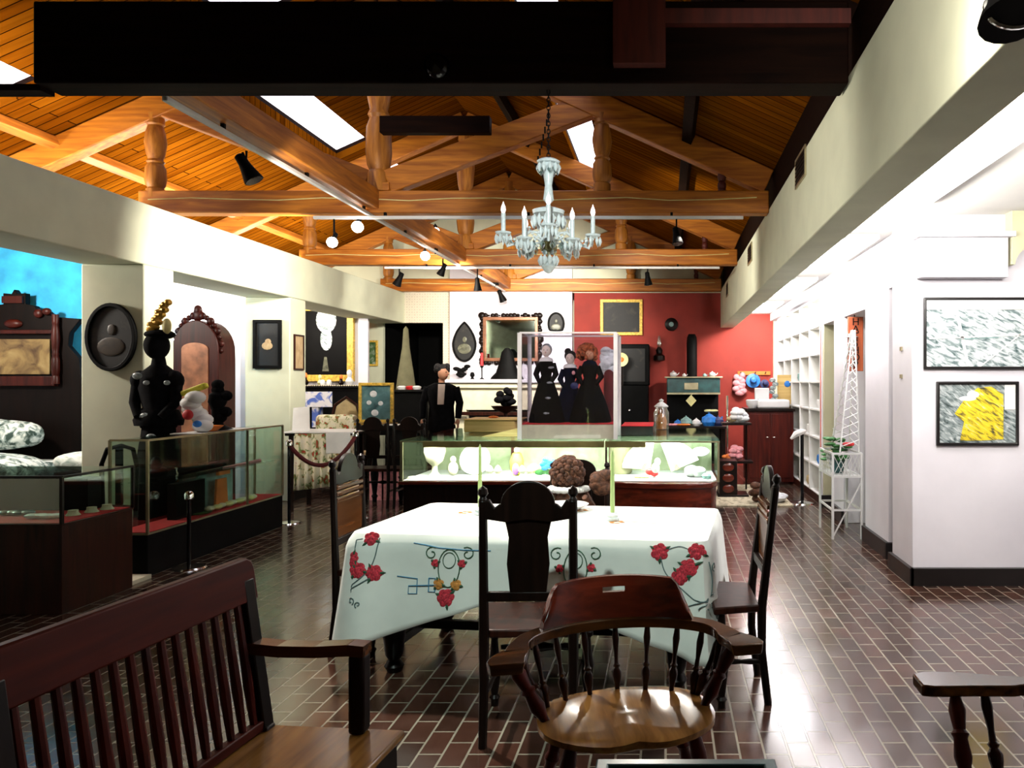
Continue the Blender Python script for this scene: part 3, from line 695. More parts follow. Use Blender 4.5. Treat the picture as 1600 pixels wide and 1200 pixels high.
for px, py in ((722, 905), (750, 905)): rose(px, py, 8, 'thread_gold')
curve([(560, 860), (575, 842), (598, 836)]); curve([(625, 835), (621, 865), (612, 885), (590, 905), (560, 925)]); curve([(622, 892), (600, 905), (585, 915), (572, 935)])
curve([(1063, 850), (1080, 846), (1097, 852)]); curve([(1052, 860), (1060, 885), (1080, 905), (1110, 925), (1118, 900), (1116, 870)]); curve([(1050, 915), (1075, 935), (1098, 930), (1118, 918)])
for c in ((574, 930, 7, 1, 0, 1), (590, 930, 6, 1, 1, -1), (602, 935, 5, 1, 2, 1), (1062, 928, 8, 1.2, 2, 1), (1085, 938, 7, 1, 0, -1), (1112, 935, 7, 1, 3, 1), (1122, 955, 6, 1, 1, -1), (1126, 880, 7, 1, 2, 1)): curl(*c)
for cxp in (737, 928):
    ov = [px2(cxp+17*math.cos(a), 880+29*math.sin(a)) for a in [k*2*PI/24 for k in range(25)]]; ribbon(ov, .0028, 'thread_green')
    ov = [px2(cxp+10*math.cos(a), 868+12*math.sin(a)) for a in [k*2*PI/16 for k in range(17)]]; ribbon(ov, .002, 'thread_green')
    curl(cxp-28, 858, 11, 1.1, -1, -1, 'thread_green'); curl(cxp+28, 858, 11, 1.1, PI+1, 1, 'thread_green')
for ox in (672, 1005):
    ribbon([px2(*p) for p in ((ox-15, 893), (ox+16, 897), (ox+16, 920), (ox+3, 920), (ox+3, 908), (ox+50, 906))], .003, 'thread_blue')
    ribbon([px2(*p) for p in ((ox+34, 896), (ox+44, 896), (ox+44, 917), (ox+34, 917), (ox+34, 896))], .003, 'thread_blue')
ribbon([px2(*p) for p in ((680, 842), (700, 845), (720, 849), (760, 852), (800, 853))], .003, 'thread_blue')
# faint stitched medallions lying on the flat top
for u, v in ((-.55, .15), (-.1, -.25), (.38, -.05), (.1, .3)):
    g = MB()
    for k in range(6): g.ell(TL(u+.03*math.cos(k), v+.03*math.sin(k), .748), (.016, .010, .0015), 8, 4)
    g.build('stitched_medallion', 'thread_gold', cl)
# candles
def candlestick(px, py, htop, lb):
    s = (py-598)/.75; Y = F/s; x = (px-1040)/s
    t = thing('candle_holder', (x, Y, .748), lb+' crystal holder', 'candle holder', 'candle holders on the table')
    MB().lathe([(.0, 0), (.036, 0), (.038, .012), (.028, .018), (.036, .03), (.026, .04), (.012, .042), (.0, .042)], (x, Y, .748), 10).build('crystal_base', 'crystal_white', t)
    tag(MB().lathe([(.010, 0), (.013, .004), (.011, .2), (.008, htop-.02), (.001, htop)], (x, Y, .790), 12).build('candle', 'green_candle'), lb+' taper candle standing on the table', 'candle', 'green taper candles')
candlestick(750, 803, .36, 'far left pale green')
candlestick(957, 812, .34, 'right pale green')
# dishes and paper behind the carved chair
tag(MB().lathe([(.0, 0), (.09, .005), (.14, .03), (.145, .034), (.10, .018), (.0, .012)], (-.60, 4.55, .748), 20).build('dish', 'white_metal'), 'pale oval dish behind the carved chair on the table', 'dish')
tag(MB().lathe([(.0, 0), (.05, .0), (.045, .03), (.07, .08), (.06, .12), (.02, .14), (.0, .16)], (-.80, 4.60, .748), 16).build('covered_bowl', 'black_gloss'), 'dark covered bowl on the table behind the carved chair crest', 'bowl')

# ================================================================== CARVED DINING CHAIRS
def carved_chair(label, depth=.42, width=.44, lean=.02, splat=True, legs=4, group='carved high back dining chairs'):
    t = thing('dining_chair', (0, 0, 0), label, 'chair', group)
    hb = width/2-.02; yb = depth/2
    y = lambda z: yb+lean*max(0, (z-.45))/.6
    for s in (-1, 1):
        MB().tube([(s*hb, yb+.03, 0), (s*hb, yb, .25), (s*hb, yb, .45), (s*hb, y(.7), .7), (s*hb, y(1.02), 1.02)], [.018, .020, .022, .019, .018], 8).build('back_post', 'walnut', t)
        MB().turned((s*hb, y(1.02), 1.01), (s*hb, y(1.07), 1.075), .02, [(0,1),(.3,.6),(.5,1.1),(.8,.9),(1,.1)], 10).build('finial', 'walnut', t)
        MB().turned((s*(width/2+.01), -depth/2+.03, 0), (s*(width/2+.01), -depth/2+.03, .43), .026, None, 12).build('leg', 'walnut', t)
        MB().turned((s*hb, yb, .2), (s*hb, -depth/2+.03, .2), .014, [(0,.7),(.3,1),(.5,.7),(.7,1),(1,.7)], 8).build('stretcher', 'walnut', t)
    MB().turned((-hb, -depth/2+.03, .27), (hb, -depth/2+.03, .27), .018, [(0,.6),(.2,1),(.3,.6),(.5,1.3),(.7,.6),(.8,1),(1,.6)], 10).build('stretcher', 'walnut', t)
    w2 = width/2+.05
    MB().prism([(-w2, -depth/2-.01), (w2, -depth/2-.01), (width/2, depth/2-.012), (-width/2, depth/2-.012)], (0, 0, .435), (1, 0, 0), (0, 1, 0), (0, 0, .035)).build('seat', 'walnut_mid', t, bevel=.008)
    # crest: arched centre with ears
    cr = [(-hb, .94), (-hb, 1.0), (-hb*.86, 1.02), (-hb*.74, .985), (-hb*.64, 1.0)]
    cr += [(-hb*.60*math.cos(a), 1.0+.095*math.sin(a)) for a in [PI*k/14 for k in range(0, 15)]]
    cr += [(hb*.64, 1.0), (hb*.74, .985), (hb*.86, 1.02), (hb, 1.0), (hb, .94), (hb*.5, .925), (0, .935), (-hb*.5, .925)]
    T = MB(); T.prism(cr, (0, y(.98)-.012, 0), (1, 0, 0), (0, 1e-9, 1), (0, .024, 0)); T.build('crest_rail', 'walnut', t, bevel=.004)
    MB().box(-hb, hb, y(.62)-.012, y(.62)+.012, .595, .635).build('lower_rail', 'walnut', t, bevel=.004)
    if splat:
        MB().prism([(-.075, .63), (.075, .63), (.088, .75), (.080, .86), (.098, .94), (-.098, .94), (-.080, .86), (-.088, .75)], (0, y(.78)-.006, 0), (1, 0, 0), (0, 0, 1), (0, .012, 0)).build('splat', 'walnut', t, bevel=.003)
    else:
        g = MB().box(-hb+.02, hb-.02, y(.8)-.006, y(.8)+.006, .635, .83).build('back_panel', 'oak_dark', t)
        g2 = MB()
        for k in range(3): MB().box(-hb+.02, hb-.02, y(.8)-.014, y(.8)+.014, .835+.034*k, .855+.034*k).build('carved_rail', 'oak_dark', t, bevel=.003)
    return t
ch = carved_chair('dark carved high back chair seen from behind at near side of the table', width=.41, splat=2)
ch.location = (-.575, 3.40, 0); ch.rotation_euler = (0, 0, PI+.03)
ch = carved_chair('dark chair with paneled back at left end of the table', depth=.24, width=.44, splat=False)
ch.location = (-1.70, 4.44, 0); ch.rotation_euler = (0, 0, PI/2)
ch = carved_chair('dark chair in profile at the right end of the table', depth=.22, width=.40, lean=.07, splat=False)
ch.location = (.335, 3.76, 0); ch.rotation_euler = (0, 0, -PI/2+.02)
ch = carved_chair('low dark chair at far side of the table holding the curly haired doll', depth=.36, width=.42, splat=True, group=None)
ch.location = (-.60, 5.18, 0); ch.scale = (1, 1, .88); del_ = None
# doll slumped on the far chair
t = thing('seated_doll', (-.64, 5.1, .41), 'brown curly haired doll with white collar sitting on the far chair', 'doll')
body = MB().tube([(-.64, 5.12, .41), (-.64, 5.12, .55), (-.64, 5.10, .70), (-.64, 5.09, .80), (-.64, 5.08, .85)], [.12, .13, .12, .07, .05], 14).build('body', 'hair_brown', t)
MB().ell((-.64, 5.07, .91), (.065, .07, .08), 14, 10).build('head', 'skin', t)
g = MB()
for k in range(110):
    a = k*2.4; r = .020+.006*math.sin(k*5); q = k/110; ph = -0.7+2.2*q
    g.ell((-.65+.10*math.cos(a)*math.cos(ph), 5.09+.09*math.sin(a)*math.cos(ph), .90+.10*math.sin(ph)), (r, r, r), 8, 6)
g.ell((-.65, 5.10, .91), (.10, .085, .10), 12, 8)
g.build('curly_hair', 'hair_brown', t)
g = MB()
for k in range(10):
    a = PI+PI*k/9; g.ell((-.64+.11*math.cos(a), 5.08+.10*math.sin(a), .80), (.035, .03, .022), 8, 6)
g.build('collar', 'white', t)
for s in (-1, 1):
    MB().tube([(-.64+s*.09, 5.09, .77), (-.64+s*.16, 5.02, .68), (-.64+s*.12, 4.94, .765)], [.035, .03, .02], 8).build('arm', 'hair_brown', t)
g = MB()
for k in range(8): g.ell((-.42+.03*math.sin(k*2), 5.0+.02*math.cos(k*3), .80+.014*k), (.06, .04, .04), 8, 6)
g.build('shawl', 'hair_brown', t)

# ================================================================== CAPTAIN'S CHAIRS
ARM = [-.09]
def arcp(rx, yf, yb, a, k=0):
    yf = ARM[0]   # horseshoe: a from -1 (left tip) to 1 (right tip); round at the back
    th = a*1.0
    if abs(a) <= .72:
        t = a/.72*PI/2; return (rx*math.sin(t), yb*math.cos(t)*1.0)
    f = (abs(a)-.72)/.28; s = 1 if a > 0 else -1
    return (s*(rx+.04*math.sin(f*PI/2)), -f*(-yf)*1.0)
def captains_chair(label):
    t = thing('captains_chair', (0, 0, 0), label, 'chair')
    # saddle seat, thin at the edge and dished on either side of a raised middle
    N, K = 40, 10; top = []; bot = []
    def edge(a):
        x, y = math.cos(a), math.sin(a); r = 1/((abs(x)**2.6+abs(y)**2.6)**(1/2.6))
        X, Y = .285*x*r, .215*y*r
        if y < 0: Y += .022*math.exp(-(X/.05)**2)-.012*math.cos(X/.285*PI)
        return X, Y
    vs = [(0, 0, .440)]; fs = []
    for k in range(1, K+1):
        q = k/K
        for i in range(N):
            X, Y = edge(2*PI*i/N); x, y = X*q, Y*q
            z = .442-.014*math.exp(-((abs(x)-.12)/.07)**2)*math.exp(-((y-.02)/.13)**2)+.004*math.exp(-(x/.03)**2)-(.006 if k == K else 0)
            vs.append((x, y, z))
    for i in range(N): fs.append((0, 1+i, 1+(i+1) % N))
    for k in range(K-1):
        for i in range(N): fs.append((1+k*N+i, 1+(k+1)*N+i, 1+(k+1)*N+(i+1) % N, 1+k*N+(i+1) % N))
    b0 = len(vs)
    for q, z in ((1.0, .418), (.9, .404)):
        for i in range(N):
            X, Y = edge(2*PI*i/N); vs.append((X*q, Y*q, z))
    o0 = 1+(K-1)*N
    for i in range(N): j = (i+1) % N; fs += [(o0+i, b0+i, b0+j, o0+j), (b0+i, b0+N+i, b0+N+j, b0+j)]
    fs.append(tuple(b0+N+i for i in range(N-1, -1, -1)))
    MB().add(vs, fs).build('seat', 'oak_seat', t)
    # bow arm
    n = 48; vs = []; fs = []
    for i in range(n+1):
        a = -1+2*i/n; x, y = arcp(.345, -.20, .235, a); x2, y2 = arcp(.345, -.20, .235, min(1, a+.01)); x1, y1 = arcp(.345, -.20, .235, max(-1, a-.01))
        d = Vector((x2-x1, y2-y1, 0)).normalized(); nn = Vector((d.y, -d.x, 0))
        e = abs(a); wdt = .028 if e < .6 else .028+.030*min(1, (e-.6)/.3)*(1 if e < .97 else .55)
        zc = .660-.02*max(0, (e-.5))*2
        for sx, sz in ((-1, -1), (1, -1), (1, 1), (-1, 1)): vs.append((x+nn.x*wdt*sx*(.9 if sz < 0 else 1), y+nn.y*wdt*sx*(.9 if sz < 0 else 1), zc+.017*sz))
    for i in range(n):
        for k in range(4): fs.append((i*4+k, i*4+(k+1) % 4, (i+1)*4+(k+1) % 4, (i+1)*4+k))
    fs += [(3, 2, 1, 0), (n*4, n*4+1, n*4+2, n*4+3)]
    MB().add(vs, fs).build('arm_bow', 'oak_dark', t, bevel=.006)
    # crest with hand slot
    nx, nz = 28, 8; vs = []; fs = []
    def cp(i, k, s):
        a = -.40+.80*i/nx; e = abs(a)/.40
        zt = .812-.012*(a/.4)**2; 
        if e > .80: zt -= .075*((e-.80)/.20)**1.3
        zb_ = .672; q = k/nz; z = zb_+(zt-zb_)*q
        x, y = arcp(.345, -.20, .235, a); y += .05*q; x *= (1-.07*q); ln = math.hypot(x/.345, y/.235)
        return (x*(1+s*.02), y+s*.010*1.0, z)
    for s in (-1, 1):
        for i in range(nx+1):
            for k in range(nz+1): vs.append(cp(i, k, s))
    W = nz+1; O = (nx+1)*W; hole = lambda i, k: 12 <= i <= 15 and k == 5
    for i in range(nx):
        for k in range(nz):
            if hole(i, k): continue
            fs.append((i*W+k, (i+1)*W+k, (i+1)*W+k+1, i*W+k+1)); fs.append((O+i*W+k, O+i*W+k+1, O+(i+1)*W+k+1, O+(i+1)*W+k))
    for i in range(nx): fs += [(i*W, O+i*W, O+(i+1)*W, (i+1)*W), (i*W+nz, (i+1)*W+nz, O+(i+1)*W+nz, O+i*W+nz)]
    for k in range(nz): fs += [(k, k+1, O+k+1, O+k), (nx*W+k, O+nx*W+k, O+nx*W+k+1, nx*W+k+1)]
    a, b = 12, 16
    for i in range(a, b): fs += [(i*W+5, (i+1)*W+5, O+(i+1)*W+5, O+i*W+5), (i*W+6, O+i*W+6, O+(i+1)*W+6, (i+1)*W+6)]
    fs += [(a*W+5, O+a*W+5, O+a*W+6, a*W+6), (b*W+5, b*W+6, O+b*W+6, O+b*W+5)]
    MB().add(vs, fs).build('crest', 'mahogany_x', t)
    SP = [(0,.8),(.08,.9),(.22,1.5),(.30,1.6),(.36,.9),(.40,1.3),(.43,.8),(.55,.7),(.80,1.2),(1,.8)]
    for a in (-.62, -.46, -.31, -.155, 0, .155, .31, .46, .62):
        x, y = arcp(.345, -.20, .235, a); l = .84
        MB().turned((x*l, y*l*.93-.0, .436), (x*.985, y*.985, .648), .0105, SP, 10).build('spindle', 'spindle', t)
    for s in (-1, 1):
        MB().turned((s*.255, ARM[0]+.09, .43), (s*.37, ARM[0]+.10, .640), .021, [(0,.6),(.1,.7),(.25,1.2),(.45,.9),(.5,1.2),(.54,.8),(.75,1.15),(.9,.7),(1,.7)], 14).build('arm_post', 'mahogany_z', t)
        MB().turned((s*.255, ARM[0]+.18, .43), (s*.348, ARM[0]+.175, .644), .013, SP, 10).build('spindle', 'spindle', t)
        for q, yy in ((1, -.12), (1, .13)):
            MB().turned((s*.28, yy*1.45, 0), (s*.19, yy, .41), .023, [(0,.6),(.1,.8),(.14,1.1),(.2,.8),(.4,1.2),(.55,.8),(.6,1.15),(.65,.8),(.85,1.1),(1,.8)], 12).build('leg', 'mahogany_z', t)
        MB().turned((s*.25, -.17*.93, .14), (s*.25, .17, .14), .014, [(0,.7),(.5,1.2),(1,.7)], 8).build('stretcher', 'mahogany_z', t)
    MB().turned((-.25, 0, .14), (.25, 0, .14), .014, [(0,.7),(.5,1.2),(1,.7)], 8).build('stretcher', 'mahogany_z', t)
    return t
cc = captains_chair('round-backed wooden armchair with glossy saddle seat in the foreground centre')
cc.location = (-.125, 2.47, 0); cc.rotation_euler = (0, 0, math.radians(13))
ARM[0] = -.24
c2 = captains_chair('wooden armchair cut off at the right edge, only its arm and turned posts showing')
c2.location = (.955, 1.80, 0); c2.rotation_euler = (0, 0, -PI/2)

# ================================================================== SLAT BACK ARMCHAIR, LEFT FOREGROUND
t = thing('slat_back_armchair', (-1.30, 1.93, 0), 'large reddish slat back armchair cut off at the lower left corner', 'chair')
B = (-1.30, 1.93, 0)
lean = lambda z: -1.255-.075*(z-.45)/.5      # x of the back plane at height z
def bk(y, z): return (lean(z), y, z)
for y in (1.53, 2.34):
    g = MB(); g.bar((-1.25, y, 0), (-1.255, y, .46), .045, .045, (0, 1, 0)); g.bar((-1.255, y, .44), bk(y, .90), .038, .05, (0, 1, 0)); g.build('back_post', 'walnut', t, bevel=.005)
yy0, yy1 = 1.49, 2.375
pr = [(yy0, .835), (yy1, .835), (yy1, .93), (yy1-.008, .952), (yy1-.03, .965), (yy0+.03, .965), (yy0, .94)]
g = MB(); g.prism([(a, b) for a, b in pr], (lean(0)-.012, 0, 0), (0, 1, 0), (-.15, 0, 1), (.03, 0, 0)); g.build('top_rail', 'mahogany', t, bevel=.006)
MB().bar(bk(1.53, .468), bk(2.34, .468), .03, .03).build('lower_rail', 'mahogany', t, bevel=.004)
for k in range(15):
    y = 1.575+.72*k/14
    MB().tube([bk(y, .47), bk(y, .60), bk(y, .72), bk(y, .85)], [.010, .014, .012, .010], 8).build('spindle', 'mahogany_z', t)
MB().box(-1.27, -.825, 1.50, 2.37, .425, .45).build('seat', 'oak_seat', t, bevel=.008)
MB().box(-1.24, -.84, 1.53, 2.34, .36, .425).build('seat_rail', 'walnut', t)
for y in (1.53, 2.34):
    P = [(-1.30, y, .70), (-1.2, y, .693), (-1.08, y, .695), (-.98, y, .703), (-.93, y, .70)]
    g = MB()
    for a, b in zip(P[:-1], P[1:]): g.bar(a, b, .055, .034)
    g.build('arm', 'oak_dark', t)
    MB().bar((-.955, y, .45), (-.955, y, .69), .05, .055, (0, 1, 0)).build('arm_post', 'walnut', t, bevel=.012)
    MB().bar((-.86, y, 0), (-.87, y, .43), .045, .045, (0, 1, 0)).build('leg', 'walnut', t, bevel=.005)
t.rotation_euler = (0, 0, math.radians(-5))
# low table in the very foreground
t = thing('tray_table', (.03, 1.56, 0), 'low grey-green framed tray table cut by the bottom edge', 'table')
X0, X1, Y0, Y1 = -.165, .262, 1.30, 1.84
fr = MB(); fr.ring([(X0, Y0), (X1, Y0), (X1, Y1), (X0, Y1)], [(X0+.03, Y0+.03), (X1-.03, Y0+.03), (X1-.03, Y1-.03), (X0+.03, Y1-.03)], (0, 0, .57), (1, 0, 0), (0, 1, 0), (0, 0, .03)); fr.build('frame', 'teal', t, bevel=.004)
MB().box(X0+.025, X1-.025, Y0+.025, Y1-.025, .57, .585).build('tray', 'black_gloss', t)
for x in (X0+.025, X1-.025):
    for y in (Y0+.025, Y1-.025): MB().bar((x, y, 0), (x, y, .57), .03, .03, (0, 1, 0)).build('leg', 'black', t)
# ================================================================== CENTRAL ISLAND OF DISPLAY CASES
def item(mb, name, m, label, cat, group=None, parent=None, **k):
    return tag(mb.build(name, m, **k), label, cat, group)
t = thing('display_case', (-1.55, 8.3, 0), 'long glass display case behind the table, lit white inside, left half of the island', 'display case', 'glass display cases')
X0, X1, Y0, Y1 = -2.525, -.585, 7.3, 9.25
MB().box(X0+.02, X1, Y0+.04, Y1-.04, 0, .53).build('base', 'walnut', t)
MB().box(X0-.015, X1, Y0-.012, Y1, .53, .563).build('base_moulding', 'mahogany_x', t, bevel=.006)
MB().box(X0+.02, X1-.02, Y0+.02, 8.2, .563, .57).build('deck', 'white', t)
MB().box(X0+.03, X1-.02, 8.2, 8.22, .563, .93).build('back_panel', 'case_back', t)
MB().box(X0, X1, Y0, Y0+.006, .565, .93).build('front_pane', 'glass', t, smooth=False)
MB().box(X0, X0+.006, Y0+.01, Y1, .565, .93).build('side_pane', 'glass', t, smooth=False)
MB().box(X0, X1, Y0, Y1, .945, .953).build('top_pane', 'glass_top', t, smooth=False)
for x in (X0+.012, ): 
    for y in (Y0+.012, Y1-.012): MB().box(x-.012, x+.012, y-.012, y+.012, .563, .945).build('corner_post', 'brass_trim', t)
MB().box(X0+.22, X1, Y0-.012, Y0+.04, .885, .942).build('light_rail', 'bronze', t, bevel=.004)
MB().box(X0, X1, Y0-.006, Y0+.03, .935, .945).build('top_edge', 'brass_trim', t)
MB().tube([(X0+.25, Y0+.07, .915), (X1-.05, Y0+.07, .915)], .013, 8).build('light_tube', 'tube', t)
MB().box(-1.64, -1.61, 8.15, 8.2, .57, .93).build('back_stile', 'mahogany_z', t)
area(((X0+X1)/2, Y0+.16, .925), (0, .5, -1), 1.8, .06, 44, (1, 1, .92))
t = thing('display_case', (-.04, 8.3, 0), 'glass display case with bowed reddish wooden front, right half of the island', 'display case', 'glass display cases')
bow = [(-.575, 7.30)]+[(-.575+1.02*k/12, 7.30-.13*math.sin(PI*(k/12)**1.3*.92)) for k in range(1, 13)]+[(.50, 7.40), (.515, 7.6), (.515, 9.25), (-.575, 9.25)]
def sc(p, q): return [((x+.04)*q-.04, (y-8.3)*q+8.3) for x, y in p]
MB().prism(sc(bow, .975), (0, 0, 0), (1, 0, 0), (0, 1, 0), (0, 0, .50)).build('base', 'mahogany_x', t)
MB().prism(sc(bow, 1.0), (0, 0, .50), (1, 0, 0), (0, 1, 0), (0, 0, .055)).build('base_moulding', 'mahogany_x', t, bevel=.012)
MB().prism([(-.57, 7.32), (.44, 7.30), (.49, 7.42), (.49, 8.2), (-.57, 8.2)], (0, 0, .555), (1, 0, 0), (0, 1, 0), (0, 0, .01)).build('deck', 'white', t)
MB().box(-.57, .49, 8.2, 8.22, .563, .93).build('back_panel', 'case_back', t)
MB().box(-.575, .50, 7.3, 7.306, .56, .945).build('front_pane', 'glass', t, smooth=False)
MB().box(.505, .511, 7.31, 9.24, .56, .945).build('side_pane', 'glass', t, smooth=False)
MB().box(-.575, .515, 7.3, 9.25, .945, .953).build('top_pane', 'glass_top', t, smooth=False)
for x, y in ((.503, 7.31), (.503, 9.24)): MB().box(x-.01, x+.01, y-.01, y+.01, .555, .945).build('corner_post', 'brass_trim', t)
MB().box(-.575, -.19, 7.288, 7.34, .885, .942).build('light_rail', 'bronze', t, bevel=.004)
MB().box(-.19, .515, 7.294, 7.318, .93, .945).build('top_edge', 'brass_trim', t)
MB().box(-.575, -.558, 7.31, 7.33, .563, .885).build('divider', 'mahogany_z', t)
area((-.03, 7.5, .925), (0, .5, -1), .9, .06, 32, (1, 1, .94))
G = 'exhibits inside the island cases'
def ex(mb, name, m, label, cat, **k): return tag(mb.build(name, m, **k), label+' inside the island display case', cat, G)
ex(MB().lathe([(0,0),(.06,0),(.03,.04),(.025,.10),(.08,.15),(.105,.24),(.10,.31),(.115,.33),(.08,.30),(0,.18)], (-2.30, 7.65, .571), 22), 'vase', 'cream', 'cream goblet shaped vase at far left', 'vase')
ex(MB().lathe([(0,0),(.07,0),(.055,.02),(.0,.025)], (-2.44, 7.45, .571), 18), 'saucer', 'cream_pale', 'small cream saucer in the front left corner', 'saucer')
ex(MB().ell((-2.13, 7.7, .64), (.05, .05, .07)).ell((-2.13, 7.7, .73), (.03, .03, .035)), 'figurine', 'cream', 'small cream figurine between vase and plate', 'figurine')
pl = MB(); pl.T = Matrix.Translation((-1.93, 7.75, .575)) @ Matrix.Rotation(math.radians(72), 4, 'X') @ Matrix.Translation((0, .15, 0))
pl.lathe([(0, 0), (.10, 0), (.15, .018), (.155, .022), (.10, .012), (0, .008)], (0, 0, 0), 28); ex(pl, 'plate', 'cream_pale', 'large cream plate standing on edge', 'plate')
for k, x in enumerate((-1.74, -1.66, -1.42, -1.34)):
    ex(MB().lathe([(0,0),(.035,0),(.02,.03),(.04,.06),(.02,.10),(0,.115)], (x, 7.6, .571), 12), 'trinket', 'cream' if k % 2 else 'cream_pale', ('tiny cream trinket nearest the plate', 'tiny cream trinket left of the yellow figure', 'tiny cream trinket right of the yellow figure', 'tiny cream trinket beside the blue flower')[k], 'trinket')
d = thing('figurine', (-1.49, 7.7, .571), 'small bright yellow and purple figurine inside the island display case', 'figurine', G)
MB().lathe([(0,0),(.035,.0),(.065,.06),(.07,.15),(.045,.22),(.02,.23)], (-1.49, 7.7, .571), 14).build('yellow_cape', 'yellow', d)
MB().ell((-1.49, 7.63, .64), (.035, .02, .06)).build('purple_dress', 'purple', d); MB().ell((-1.49, 7.69, .825), .03).build('head', 'beige', d)
d = thing('blue_flower', (-1.17, 7.62, .571), 'bright blue artificial flower with dark leaves inside the island display case', 'flower', G)
g = MB()
for k in range(9):
    a = k*2.4; r = .02+.045*k/9; g.ell((-1.17+r*math.cos(a), 7.6-.02, .70+r*math.sin(a)*.8), (.035, .015, .028), 8, 6)
g.build('petals', 'blue', d); g = MB()
for k in range(5): g.ell((-1.25+.05*k, 7.63, .61+.01*(k % 2)), (.05, .02, .03), 8, 6)
g.build('leaves', 'leaf', d)
ex(MB().ell((-1.33, 7.75, .64), (.05, .05, .05)), 'flower', 'yellow_pale', 'pale yellow flower beside the blue one', 'flower')
ex(MB().lathe([(0,0),(.10,0),(.115,.02),(.115,.30),(.10,.33),(0,.33)], (-.46, 7.9, .566), 18), 'hat_stand', 'olive_dark', 'dark greenish upright block left of the fans', 'stand')
def fan(x, y, z, r, a0, a1, m, lb, tilt=0):
    d = thing('folding_fan', (x, y, z), lb+' inside the island display case', 'fan', G); g = MB(); n = 16; vs = []; fs = []
    for i in range(n+1):
        a = a0+(a1-a0)*i/n; off = .008*(-1)**i
        for rr in (.3, 1): vs.append((x+rr*r*math.cos(a), y+off+.05*rr, z+rr*r*math.sin(a)))
    for i in range(n): fs.append((2*i, 2*i+1, 2*i+3, 2*i+2))
    g.add(vs, fs); o = g.build('leaf', m, d, smooth=False); mo = o.modifiers.new('t', 'SOLIDIFY'); mo.thickness = .003
    g = MB()
    for i in range(0, n+1, 2):
        a = a0+(a1-a0)*i/n; g.bar((x, y, z), (x+.32*r*math.cos(a), y+.018, z+.32*r*math.sin(a)), .008, .004)
    g.build('ribs', 'beige', d)
fan(-.16, 7.72, .62, .28, PI*.45, PI*.98, 'cream_pale', 'large cream pleated fan, left of the pair')
fan(.06, 7.80, .60, .30, PI*.12, PI*.62, 'white', 'large white pleated fan, right of the pair')
ex(MB().ell((-.15, 7.60, .62), (.05, .03, .035)).ell((-.11, 7.6, .60), (.04, .03, .03)), 'rosette', 'red', 'dark red rosette at foot of the fans', 'rosette')
ex(MB().ell((-.10, 7.55, .66), (.04, .04, .05)).ell((-.08, 7.56, .72), (.03, .03, .04)), 'figurine', 'white', 'small white bird figurine in front of the fans', 'figurine')
ex(MB().box(-.31, -.16, 7.50, 7.56, .566, .59), 'ribbon', 'yellow_pale', 'folded yellow-green ribbon lying near the front', 'ribbon', bevel=.01)
g = MB()
for k in range(7): g.ell((.28+.05*math.cos(k*2.1), 7.62+.04*math.sin(k*1.7), .62+.02*math.sin(k*3)), (.07, .06, .045), 10, 7)
ex(g, 'crocheted_bonnet', 'white', 'crumpled white lace cap at the right', 'cap')
ex(MB().lathe([(0,0),(.04,0),(.05,.03),(.03,.05),(0,.05)], (.40, 7.48, .566), 12), 'brooch', 'teal_pale', 'small grey-green brooch in the right corner', 'brooch')
ex(MB().ell((.36, 7.8, .80), (.09, .04, .05)), 'lace_cuff', 'white', 'white lace cuff against the back panel', 'cuff')

# acrylic doll case on the island
A0, A1, B0, B1, Z0, Z1 = -1.416, -.485, 7.45, 8.0, .953, 1.985
t = thing('acrylic_doll_case', ((A0+A1)/2, (B0+B1)/2, Z0), 'tall clear acrylic case holding costumed dolls on top of the island', 'display case')
MB().box(A0+.02, A1-.02, B0+.02, B1-.02, Z0, 1.095).build('plinth', 'cream', t, bevel=.003)
MB().box(A0+.015, A1-.015, B0+.015, B1-.015, 1.095, 1.103).build('red_mat', 'red_felt', t)
for nm, b_ in (('front_pane', (A0+.02, A1-.02, B0, B0+.006, Z0, Z1)), ('back_pane', (A0+.02, A1-.02, B1-.006, B1, Z0, Z1)), ('left_pane', (A0, A0+.006, B0+.02, B1-.02, Z0, Z1)), ('right_pane', (A1-.006, A1, B0+.02, B1-.02, Z0, Z1)), ('lid', (A0, A1, B0, B1, Z1, Z1+.006))):
    MB().box(*b_).build(nm, 'acrylic', t, smooth=False)
for x in (A0, A1):
    for y in (B0, B1): MB().box(x-.02, x+.02, y-.012, y+.012, Z0, Z1).build('edge_rod', 'acrylic_edge', t)
MB().box(A0, A1, B0-.008, B0+.008, Z1-.008, Z1+.008).build('edge_rod', 'acrylic_edge', t)
MB().box(A0, A1, B1-.008, B1+.008, Z1-.008, Z1+.008).build('edge_rod', 'acrylic_edge', t)
MB().box(A1-.008, A1+.008, B0, B1, Z1-.008, Z1+.008).build('edge_rod', 'acrylic_edge', t)
